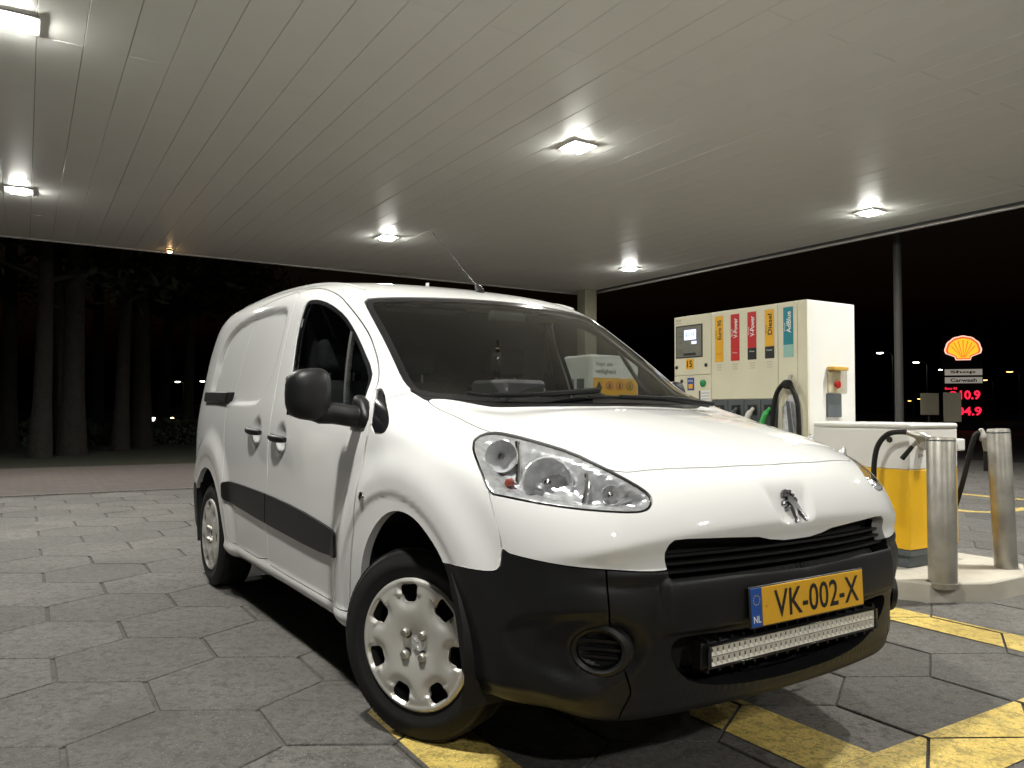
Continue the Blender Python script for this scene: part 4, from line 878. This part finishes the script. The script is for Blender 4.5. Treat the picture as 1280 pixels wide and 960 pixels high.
for kk in range(5): sticker('instruction_line', 4.55, 4.64, 1.235-.024*kk, 1.239-.024*kk, M['slate'], -.0028)
# nozzle bays
for k, (u0, u1) in enumerate(((3.884, 4.034), (4.034, 4.196), (4.196, 4.358), (4.358, 4.53))):
    bay = MB().box((.001, y_(u0)+.004, z_(.80)), (.0115, y_(u1)-.004, z_(1.178))).build('nozzle_bay', M['slate'], pump)
    um = y_((u0+u1)/2); hc = [M['green'], M['pwhite'], M['slate'], M['slate']][k]
    if k == 0: M['ngreen'] = mat('nozzle_green', (.05, .42, .10), .4); hc = M['ngreen']
    MB().tube(bez([(-.02, um-.03, z_(1.115)), (-.05, um-.005, z_(1.06)), (-.055, um+.02, z_(.98)), (-.03, um+.03, z_(.90))], 6), [.014]*4+[.022]*9+[.018]*6, 10).build('nozzle', hc, pump)
    MB().box((-.004, um-.045, z_(1.06)), (.006, um+.045, z_(1.14))).build('nozzle_boot', M['ink'], pump, bevel=.01)
# AdBlue hose loop, hung on its hook
hk = [(-.02, y_(3.745), z_(1.32)), (-.055, y_(3.752), z_(1.30)), (-.06, y_(3.758), z_(1.27))]
MB().tube([(.0, y_(3.752), z_(1.345)), (-.02, y_(3.752), z_(1.345)), (-.03, y_(3.755), z_(1.30))], .010, 8).build('hose_hook', M['steel'], pump)
MB().tube(bez([(-.045, y_(3.90), z_(.80)), (-.05, y_(3.885), z_(1.02)), (-.05, y_(3.853), z_(1.20)), (-.05, y_(3.79), z_(1.283)), (-.05, y_(3.74), z_(1.285)), (-.05, y_(3.675), z_(1.18)), (-.05, y_(3.655), z_(1.0)), (-.05, y_(3.655), z_(.70))], 10), .0175, 10).build('hose', M['rubber'], pump)
MB().lathe([(.001, .03), (.03, .025), (.034, .01), (.034, -.02), (.001, -.02)], frame_m((-.05, y_(3.752), z_(1.283)), (0, -1, 0), (0, 0, 1)), 16).build('hose_clamp', M['rubber'], pump)
MB().prism([(3.69, .70), (3.84, .74), (3.83, 1.12), (3.76, 1.22), (3.70, 1.12)], lambda u, z: (-.006, y_(u), z_(z)), lambda u, z: (.004, y_(u), z_(z))).build('splash_plate', M['lampgrey'], pump)
MB().tube([(-.03, y_(3.765), z_(1.16)), (-.035, y_(3.73), z_(.92))], [.012, .016], 8).build('adblue_nozzle', M['slate'], pump)
# emergency call box on the end face
MB().box((.20, -.010, z_(1.05)), (.36, .005, z_(1.22))).build('switch_plate', M['slate'], pump, bevel=.004)
MB().box((.20, -.055, z_(1.215)), (.37, .0, z_(1.395))).build('emergency_cover', glass_mat('clear_cover', (.80, .78, .74)), pump, bevel=.014)
MB().box((.205, -.060, z_(1.385)), (.375, .0, z_(1.412))).build('cover_hood', mat('amber_plastic', (.55, .33, .06), .3), pump, bevel=.006)
MB().lathe([(.0001, .034), (.026, .030), (.030, .022), (.018, .018), (.018, 0)], frame_m((.30, .0, z_(1.285)), (1, 0, 0), (0, 0, 1)), 20).build('emergency_button', M['red'], pump)
MB().box((.215, -.004, z_(1.225)), (.355, .003, z_(1.38))).build('button_plate', M['cream'], pump)
# --- gas cabinet in front of the dispenser
cab = empty('gas_cabinet', S(2.874, 4.685, IH), A, 'waist high gas cabinet, yellow below and white above, on grey plinth', 'cabinet')
CL, CD = .70, .54
MB().box((.03, .03, 0), (CD-.03, CL, .075)).build('plinth', M['slate'], cab, bevel=.004)
MB().box((.004, .004, .077), (CD-.004, CL, .115)).build('plinth_cap', M['slate'], cab, bevel=.004)
MB().box((.0, .0, .117), (CD, CL, .614)).build('lower_body', M['yellow'], cab, bevel=.006)
MB().box((.0, .0, .6145), (CD, CL, .868)).build('upper_body', M['pwhite'], cab, bevel=.006)
MB().box((-.006, -.006, .870), (CD+.006, CL, .905)).build('lid', M['pwhite'], cab, bevel=.016, seg=3)
text('cabinet_mark', 'gas', frame_m((.12, -.0012, .70), (1, 0, 0), (0, 0, 1)), .055, .026, M['slate'], cab)
for z0, z1 in ((.13, .60),): MB().box((-.0025, .352, z0), (.001, .355, z1)).build('door_seam', M['ink'], cab)
def gas_nozzle(name, path, nz, hd, lab, reel):
    """hose, metal coupling and black grip of one filling nozzle (world points)"""
    r_ = empty(name, nz[0], 0, lab, 'fuel hose'); L_ = lambda p: Vector(p)-Vector(nz[0])
    MB().tube([L_(p) for p in bez(path, 10)], .0165, 10).build('hose', M['rubber'], r_)
    a, b = L_(nz[0]), L_(nz[1]); d = (b-a)
    MB().tube([a-d*.45, a-d*.1, a, a+d*.15, a+d*.3, a+d*.32, a+d*.9, b], [.014, .018, .026, .030, .030, .022, .022, .026], 14).build('coupling', M['steel'], r_)
    MB().tube([a+d*.1, a+d*.1+Vector((0, 0, -.02)), L_(hd[0])], [.018, .016, .012], 10).build('valve', M['steel'], r_)
    MB().tube([L_(hd[0]), L_(hd[1])], [.013, .016], 10).build('grip', M['rubber'], r_)
    c = a+d*.22+Vector((0, 0, -.035)); ux = d.normalized(); MB().tube([c+ux*.035*math.cos(t)+Vector((0, 0, .03*math.sin(t))) for t in np.linspace(0, 2*math.pi, 17)], .0055, 6).build('lever_guard', M['steel'], r_)
    return r_
def wuv(u, v, z): return S(u, v, z)
gas_nozzle('gas_hose', [wuv(3.02, 4.60, .45), wuv(3.04, 4.57, .66), wuv(3.02, 4.57, .85), wuv(2.95, 4.575, .945), wuv(2.85, 4.58, .965), wuv(2.78, 4.585, .950)],
           (wuv(2.765, 4.59, .945), wuv(2.66, 4.66, .905)), (wuv(2.80, 4.60, .88), wuv(2.86, 4.585, .80)), 'black gas hose with steel nozzle looped on the yellow cabinet beside the upright bollard', 1)
gas_nozzle('gas_hose', [wuv(3.0, 5.26, .30), wuv(2.95, 5.30, .42), wuv(2.90, 5.33, .62), wuv(2.86, 5.34, .80), wuv(2.83, 5.36, .93), wuv(2.80, 5.38, .955)],
           (wuv(2.79, 5.385, .935), wuv(2.77, 5.41, .84)), (wuv(2.79, 5.41, .83), wuv(2.79, 5.412, .70)), 'black gas hose with steel nozzle hanging behind the leaning bollard', 2)
MB().lathe([(.0001, .012), (.016, .012), (.02, .0)], frame_m((-.001, .13, .80), (0, -1, 0), (0, 0, 1)), 16).build('cabinet_lock', M['ink'], cab)
MB().box((.10, -.05, .74), (.16, .0, .83)).build('nozzle_holder', M['steel'], cab, bevel=.01)
MB().box((CD, .00, .72), (CD+.10, .10, .80)).build('nozzle_holder', M['pwhite'], cab, bevel=.01)
# --- bollards
def bollard(u, v, r, h, lean, lab):
    b = empty('steel_bollard', S(u, v, IH), 0, lab, 'bollard'); b.rotation_euler = (lean[0], lean[1], 0)
    MB().lathe([(.0001, h), (r*.90, h), (r, h-.012), (r, 0), (r+.012, .0), (r+.012, -.03)], n=36).build('post', M['steel'], b, smooth=50)
    MB().lathe([(r+.0005, h-.016), (r+.0018, h-.02), (r+.0005, h-.024)], n=36).build('cap_seam', M['slate'], b)
bollard(2.579, 4.516, .0765, .832, (0, 0), 'upright brushed steel bollard beside the yellow gas cabinet')
bollard(2.604, 5.267, .066, .872, (.02, -.052), 'leaning shiny steel bollard on the island corner')
# --- service box with the safety notice, further along the island
sb = empty('service_box', S(6.14, 4.70, IH), A, 'pale service cabinet with yellow safety notice seen through the windscreen', 'cabinet')
MB().box((0, 0, 0), (.62, .47, 1.535)).build('box_body', M['pwhite'], sb, bevel=.03, seg=3)
MB().box((.02, -.006, .62), (.60, .002, 1.50)).build('notice_board', M['white'], sb); MB().box((.03, -.0085, .64), (.59, -.004, 1.305)).build('notice_field', M['labyel'], sb)
text('notice_text', 'Voor uw', frame_m((.165, -.0068, 1.445), (1, 0, 0), (0, 0, 1)), .22, .045, M['ink'], sb, bold=.015); text('notice_text', 'veiligheid', frame_m((.185, -.0068, 1.365), (1, 0, 0), (0, 0, 1)), .26, .058, M['ink'], sb, bold=.015)
for r_ in range(3):
    for c_ in range(4):
        x, z = .10+c_*.13, 1.23-r_*.15
        if (r_, c_) == (0, 0): MB().prism([(x-.042, z-.035), (x+.042, z-.035), (x, z+.04)], lambda a, b: (a, -.0110, b), lambda a, b: (a, -.0075, b)).build('pictogram', M['ink'], sb, smooth=0)
        else:
            fm = frame_m((x, -.0085, z), (1, 0, 0), (0, 0, 1)); MB().lathe([(.044, 0), (.044, .002), (.034, .002), (.034, 0)], fm, 20).build('pictogram', M['red'] if (r_+c_) % 3 else M['ink'], sb)
            MB().prism([(x-.012, z-.024), (x+.016, z-.024), (x+.012, z+.02), (x-.010, z+.026)], lambda a, b: (a, -.0105, b), lambda a, b: (a, -.0085, b)).build('pictogram_mark', M['ink'], sb, smooth=0)
for yy in (.16, .33): MB().box((-.006, yy-.06, 1.15), (.002, yy+.06, 1.30)).build('dispenser_hatch', M['slate'], sb, bevel=.004)
MB().box((-.005, .05, .35), (.002, .42, .92)).build('bin_flap', M['slate'], sb, bevel=.004)
# ------------------------------------------------------------------ far things
M['pole'] = mat('painted_pole', (.045, .042, .038), .7, noise=(3, .4, (.03, .027, .025)))
M['lampwhite'] = mat('street_lamp_white', (1, 1, 1), .4, emit=(.95, 1., .82), es=26)
M['lampamber'] = mat('street_lamp_amber', (1, 1, 1), .4, emit=(1., .50, .13), es=5)
def street_lamp(px, py, dist, col, lab, h_arm=1.2, k=1.):
    p = at(px, py, dist); p0 = Vector((p.x, p.y, -.06)); o = empty('street_lamp', p0, 0, lab, 'street lamp', 'street lamps along the road'); H_ = p.z+.06
    dirv = Vector((-1, .2, 0)).normalized()*h_arm; base = -dirv
    MB().tube([base, base+Vector((0, 0, H_*.5)), base+Vector((0, 0, H_-.3))], [.10, .08, .06], 8).build('pole', M['pole'], o)
    MB().tube(bez([base+Vector((0, 0, H_-.35)), base*.7+Vector((0, 0, H_+.05)), Vector((0, 0, H_+.06))], 5), .045, 6).build('arm', M['pole'], o)
    MB().lathe([(.001, .10), (.20*k, .08), (.28*k, .03), (.28*k, .0)], Matrix.Translation((0, 0, H_))@Matrix.Scale(1.5, 4, (1, 0, 0)), 14).build('lamp_head', M['pole'], o)
    MB().lathe([(.27*k, .0), (.22*k, -.07*k), (.001, -.11*k)], Matrix.Translation((0, 0, H_))@Matrix.Scale(1.5, 4, (1, 0, 0)), 14).build('lamp_bulb', col, o, smooth=180)
for px, py, d, k in ((1100, 441, 89, .8), (1145, 453, 106, .9), (1176, 462, 124, .8)): street_lamp(px, py, d, M['lampwhite'], 'white street lamp on a tall pole in the distance beyond the pumps', 1.2, k)
for px, py, d in ((1262, 464.5, 128), (1231, 475, 150)): street_lamp(px, py, d, M['lampamber'], 'amber street lamp on a tall pole beyond the price sign', 1.2, 1.1)
for px, py, d in ((1127, 503, 200), (1137, 501, 190), (1149, 498.5, 180)): street_lamp(px, py, d, M['lampamber'], 'low amber lamp in a row far down the road', .8, 1.)
for px, py in ((222, 477), (253, 476.5)): street_lamp(px, py, 75, M['lampwhite'], 'small white yard lamp among the dark trees', .6, .55)
# bare pole just outside the canopy
p0 = S(9.4, 15.0, -.06); lp = empty('light_pole', p0, 0, 'tall dark pole standing just outside the canopy behind the pump', 'pole')
MB().lathe([(.085, 0), (.08, 3), (.07, 9), (.001, 9.02)], n=14).build('shaft', M['pole'], lp); MB().lathe([(.14, 0), (.14, .35), (.09, .40)], n=14).build('foot', M['pole'], lp)
# price totem with the shell emblem
TD = 62.; tb = at(1205, 517, TD); tot = empty('price_totem', (tb.x, tb.y, -.06), 0, 'lit red and yellow scallop shell above a red digital price board', 'price sign')
fx = Vector((1, -.38, 0)).normalized(); fy = Vector((0, 0, 1)); tm = frame_m((0, 0, 0), fx, fy)
pxm = TD/FPX*1.05
def tz(py): return at(1205, py, TD).z+.06
def tx(px): return (px-1205)*pxm
M['shellred'] = mat('shell_red', (.7, .03, .01), .4, emit=(1., .10, .02), es=1.0); M['shellyel'] = mat('shell_yellow', (.9, .5, .02), .4, emit=(1., .36, .02), es=1.25); M['shellrim'] = mat('shell_rim', (1, .8, .7), .4, emit=(1., .55, .40), es=1.)
M['ledred'] = mat('price_red', (.5, .0, .02), .4, emit=(1., .02, .06), es=1.0); M['board'] = mat('totem_board', (.012, .008, .007), .5); M['litpanel'] = mat('lit_panel', (.5, .5, .4), .4, emit=(.55, .50, .42), es=.33)
tb_ = lambda n, x0, x1, y0, y1, m, d0=-.20, d1=.0: MB().prism([(x0, y0), (x1, y0), (x1, y1), (x0, y1)], lambda a, b: tm@Vector((a, b, d0)), lambda a, b: tm@Vector((a, b, d1))).build(n, m, tot)
tb_('board', tx(1186), tx(1223), 0, tz(452), M['board']); tb_('top_board', tx(1186), tx(1223), tz(452), tz(419), M['board'])
def shell(k, grow=0):
    pts = []; n = 42
    for i in range(n+1):
        t = math.radians(-14+208*i/n); rr_ = 1+.035*abs(math.sin((i/n)*math.pi*7)); pts.append(((math.cos(t)*.98*rr_+math.copysign(grow, math.cos(t)))*k, (math.sin(t)*.86*rr_+grow)*k))
    return pts+[(-(.46+grow)*k, -(.42)*k), (-(.40+grow)*k, -(.62+grow)*k), ((.40+grow)*k, -(.62+grow)*k), ((.46+grow)*k, -.42*k)]
sc_ = 15.5*pxm; sz = tz(437.5)
for nm, k, m_, d in (('shell_rim', 1.09, M['shellrim'], .03), ('shell_outline', 1.0, M['shellred'], .05), ('shell_body', .88, M['shellyel'], .07)):
    MB().prism(shell(sc_*k), lambda a, b: tm@Vector((a, sz+b, .0)), lambda a, b: tm@Vector((a, sz+b, d))).build(nm, m_, tot, smooth=0)
for i in range(7):
    t = math.radians(90+(i-3)*22); a0 = Vector((math.cos(t)*.10, -.5+.0*math.sin(t), 0)); a1 = Vector((math.cos(t)*.76, math.sin(t)*.66, 0))
    p = [a0*sc_, a1*sc_]; w_ = .028*sc_; nn = Vector((-(p[1]-p[0]).y, (p[1]-p[0]).x, 0)).normalized()*w_
    MB().prism([tuple((p[0]-nn*.5)[:2]), tuple((p[1]-nn)[:2]), tuple((p[1]+nn)[:2]), tuple((p[0]+nn*.5)[:2])], lambda a, b: tm@Vector((a, sz+b, .07)), lambda a, b: tm@Vector((a, sz+b, .085))).build('shell_rib', M['shellred'], tot, smooth=0)
tb_('sign_panel', tx(1188), tx(1222), tz(469), tz(461.5), M['litpanel'], 0, .04); tb_('sign_panel', tx(1188), tx(1222), tz(479), tz(471.5), M['litpanel'], 0, .04)
tt = lambda n, b, x0, x1, y0, y1, m, z=.05: text(n, b, tm@Matrix.Translation(((tx(x0)+tx(x1))/2, (tz(y0)+tz(y1))/2, z)), tx(x1)-tx(x0), tz(y1)-tz(y0), m, tot, bold=.03)
tt('panel_text', 'Shop', 1193, 1216, 467.5, 463, M['red']); tt('panel_text', 'Carwash', 1193, 1217, 477.5, 473, M['slate'])
tt('price_digits', '10.9', 1201.5, 1220, 499.5, 488, M['ledred'], .02); tt('price_digits', '204.9', 1192, 1221, 519.5, 508.5, M['ledred'], .02); tt('price_caption', 'Euro 95', 1188, 1199, 487, 484, M['ledred'], .02); tt('price_caption', '2', 1192.5, 1199, 495, 489, M['ledred'], .02)
# pale sign boards near the lane exit
M['beige'] = mat('sign_beige', (.42, .38, .28), .5, noise=(3, .4, (.34, .31, .23)))
for (x0, x1, y0, y1, lab) in ((1152, 1172, 493, 517, 'small pale square sign board on a thin post, shorter of the pair'), (1181, 1200, 493, 525, 'taller pale sign board on a thin post in front of the price totem')):
    D_ = 24.; p = at((x0+x1)/2, (y0+y1)/2, D_); r_ = empty('sign_board', (p.x, p.y, -.06), 0, lab, 'sign'); w_, h_ = (x1-x0)/FPX*D_, (y1-y0)/FPX*D_
    MB().box((-w_/2, -.02, p.z+.06-h_/2), (w_/2, .02, p.z+.06+h_/2)).build('board', M['beige'], r_, bevel=.008); MB().tube([(0, .045, 0), (0, .045, p.z+.06+h_*.3)], .025, 8).build('post', M['pole'], r_)
# parked car with its headlights on
cp_ = at(240, 512, 46); car = empty('parked_car', (cp_.x, cp_.y, -.06), math.radians(-112), 'dark car with lit headlights standing among the trees', 'car')
CP = [(-2.1,.35),(2.05,.33),(2.15,.55),(2.05,.78),(1.1,.95),(.35,1.42),(-.9,1.46),(-1.75,1.05),(-2.1,.98),(-2.18,.6)]
M['carblack'] = mat('car_black', (.012, .013, .016), .3, coat=.6); M['headlit'] = mat('headlight_lit', (1, 1, 1), .3, emit=(1., .60, .26), es=45); M['headdim'] = mat('headlight_dim', (1, 1, 1), .3, emit=(1., .9, .72), es=5)
MB().prism(CP, lambda a, b: (a, -.86+.12*max(0, b-.95), b), lambda a, b: (a, .86-.12*max(0, b-.95), b)).build('car_body', M['carblack'], car, bevel=.08, seg=3)
MB().prism([(1.06,.97),(.36,1.39),(.32,1.37),(1.0,.96)], lambda a, b: (a+.02, -.66, b+.012), lambda a, b: (a+.02, .66, b+.012)).build('car_windscreen', M['gloss_black'], car)
for x in (-1.3, 1.3):
    for s_ in (-1, 1): MB().lathe([(.001, .02), (.20, .03), (.30, .02), (.32, -.02), (.30, -.16), (.001, -.16)], frame_m((x, s_*.86, .32), (1, 0, 0), (0, 0, s_*-1.)), 20).build('car_wheel', M['rubber'], car)
for s_ in (-1, 1): MB().box((2.02, s_*.62-.16, .60), (2.17, s_*.62+.16, .78)).build('headlight', M['headlit'] if s_ > 0 else M['headdim'], car, bevel=.03)
# trees beyond the forecourt
M['bark'] = mat('bark', (.010, .009, .007), .95, noise=(6, .7, (.02, .018, .014)), bump=(14, .9, .04)); M['leaf'] = mat('dark_foliage', (.03, .04, .018), .8, noise=(2, .7, (.018, .025, .012)))
def tree(px, dist, r0, h_, lab, seed, lean=0.):
    rr = random.Random(seed); b = at(px, 560, dist); o = empty('pine_tree', (b.x, b.y, -.06), rr.uniform(0, 6), lab, 'tree', 'trees at the edge of the forecourt')
    tr = [(lean*t*h_+.12*math.sin(3*t+seed), .1*math.sin(2.2*t+seed), h_*t) for t in np.linspace(0, 1, 9)]; mb = MB(); mb.tube(tr, [r0*(1.25 if i == 0 else 1-.09*i) for i in range(9)], 12)
    tips = []
    for k in range(16):
        t = rr.uniform(.45, .98); i = int(t*8); p = Vector(tr[i]); a = rr.uniform(0, 6.28); L_ = (1.25-t)*h_*.32+.5
        q = p+Vector((math.cos(a)*L_, math.sin(a)*L_, L_*rr.uniform(.05, .5))); mb.tube([p, p.lerp(q, .5)+Vector((0, 0, .1)), q], [r0*.28, r0*.18, r0*.06], 6); tips += [p.lerp(q, s_) for s_ in (.5, .75, 1.)]
    mb.build('trunk', M['bark'], o)
    V = []; Fc = []
    for c in tips+[Vector(tr[-1])]:
        for _ in range(70):
            d = Vector((rr.gauss(0, .55), rr.gauss(0, .55), rr.gauss(0, .38))); s_ = rr.uniform(.10, .22); a = Vector((rr.gauss(0, 1), rr.gauss(0, 1), rr.gauss(0, 1))).normalized(); b_ = a.orthogonal().normalized(); n = len(V)
            V += [c+d-a*s_, c+d+b_*s_*.45, c+d+a*s_, c+d-b_*s_*.45]; Fc.append((n, n+1, n+2, n+3))
    mobj('crown', V, Fc, M['leaf'], o, smooth=0)
for px, d, r0, h_, sd, ln in ((45, 21, .22, 11, 1, .01), (66, 23, .20, 12, 2, -.02), (90, 22, .28, 12, 3, .0), (150, 24, .20, 11, 4, .02), (172, 26, .28, 13, 5, .0), (235, 30, .2, 12, 6, .01), (12, 27, .24, 12, 7, .0), (120, 33, .24, 13, 8, .0), (205, 36, .26, 13, 9, .0)):
    tree(px, d, r0, h_, 'thick dark tree trunk standing in the unlit verge' if r0 > .25 else 'slim dark tree trunk standing in the unlit verge', sd, ln)
# low hedge behind the verge
hb = at(90, 540, 33); V = []; Fc = []
for _ in range(16000):
    u_ = random.uniform(28, 29.6); v_ = random.uniform(-22, 9); p = S(u_, v_, random.uniform(0, .75+.12*math.sin(v_*1.7)+.08*math.sin(v_*5.1))-.05); a = Vector((random.gauss(0, 1), random.gauss(0, 1), random.gauss(0, 1))).normalized(); b_ = a.orthogonal().normalized(); s_ = random.uniform(.05, .12); n = len(V)
    V += [p-a*s_, p+b_*s_*.5, p+a*s_, p-b_*s_*.5]; Fc.append((n, n+1, n+2, n+3))
o = mobj('hedge', V, Fc, M['leaf'], smooth=0); tag(o, 'low dark clipped hedge running behind the tree trunks', 'hedge')

# small warm lamp under the far edge of the canopy
wl_ = empty('edge_lamp', S(17.95, 2.55, HC), A, 'small warm lamp glowing under the far edge of the canopy', 'lamp')
MB().lathe([(.07, -.002), (.07, -.04), (.05, -.05)], n=18).build('lamp_body', M['slate'], wl_)
MB().lathe([(.05, -.048), (.03, -.075), (.001, -.085)], n=16).build('lamp_globe', mat('warm_globe', (1, .8, .5), .4, emit=(1., .58, .25), es=30), wl_, smooth=180)
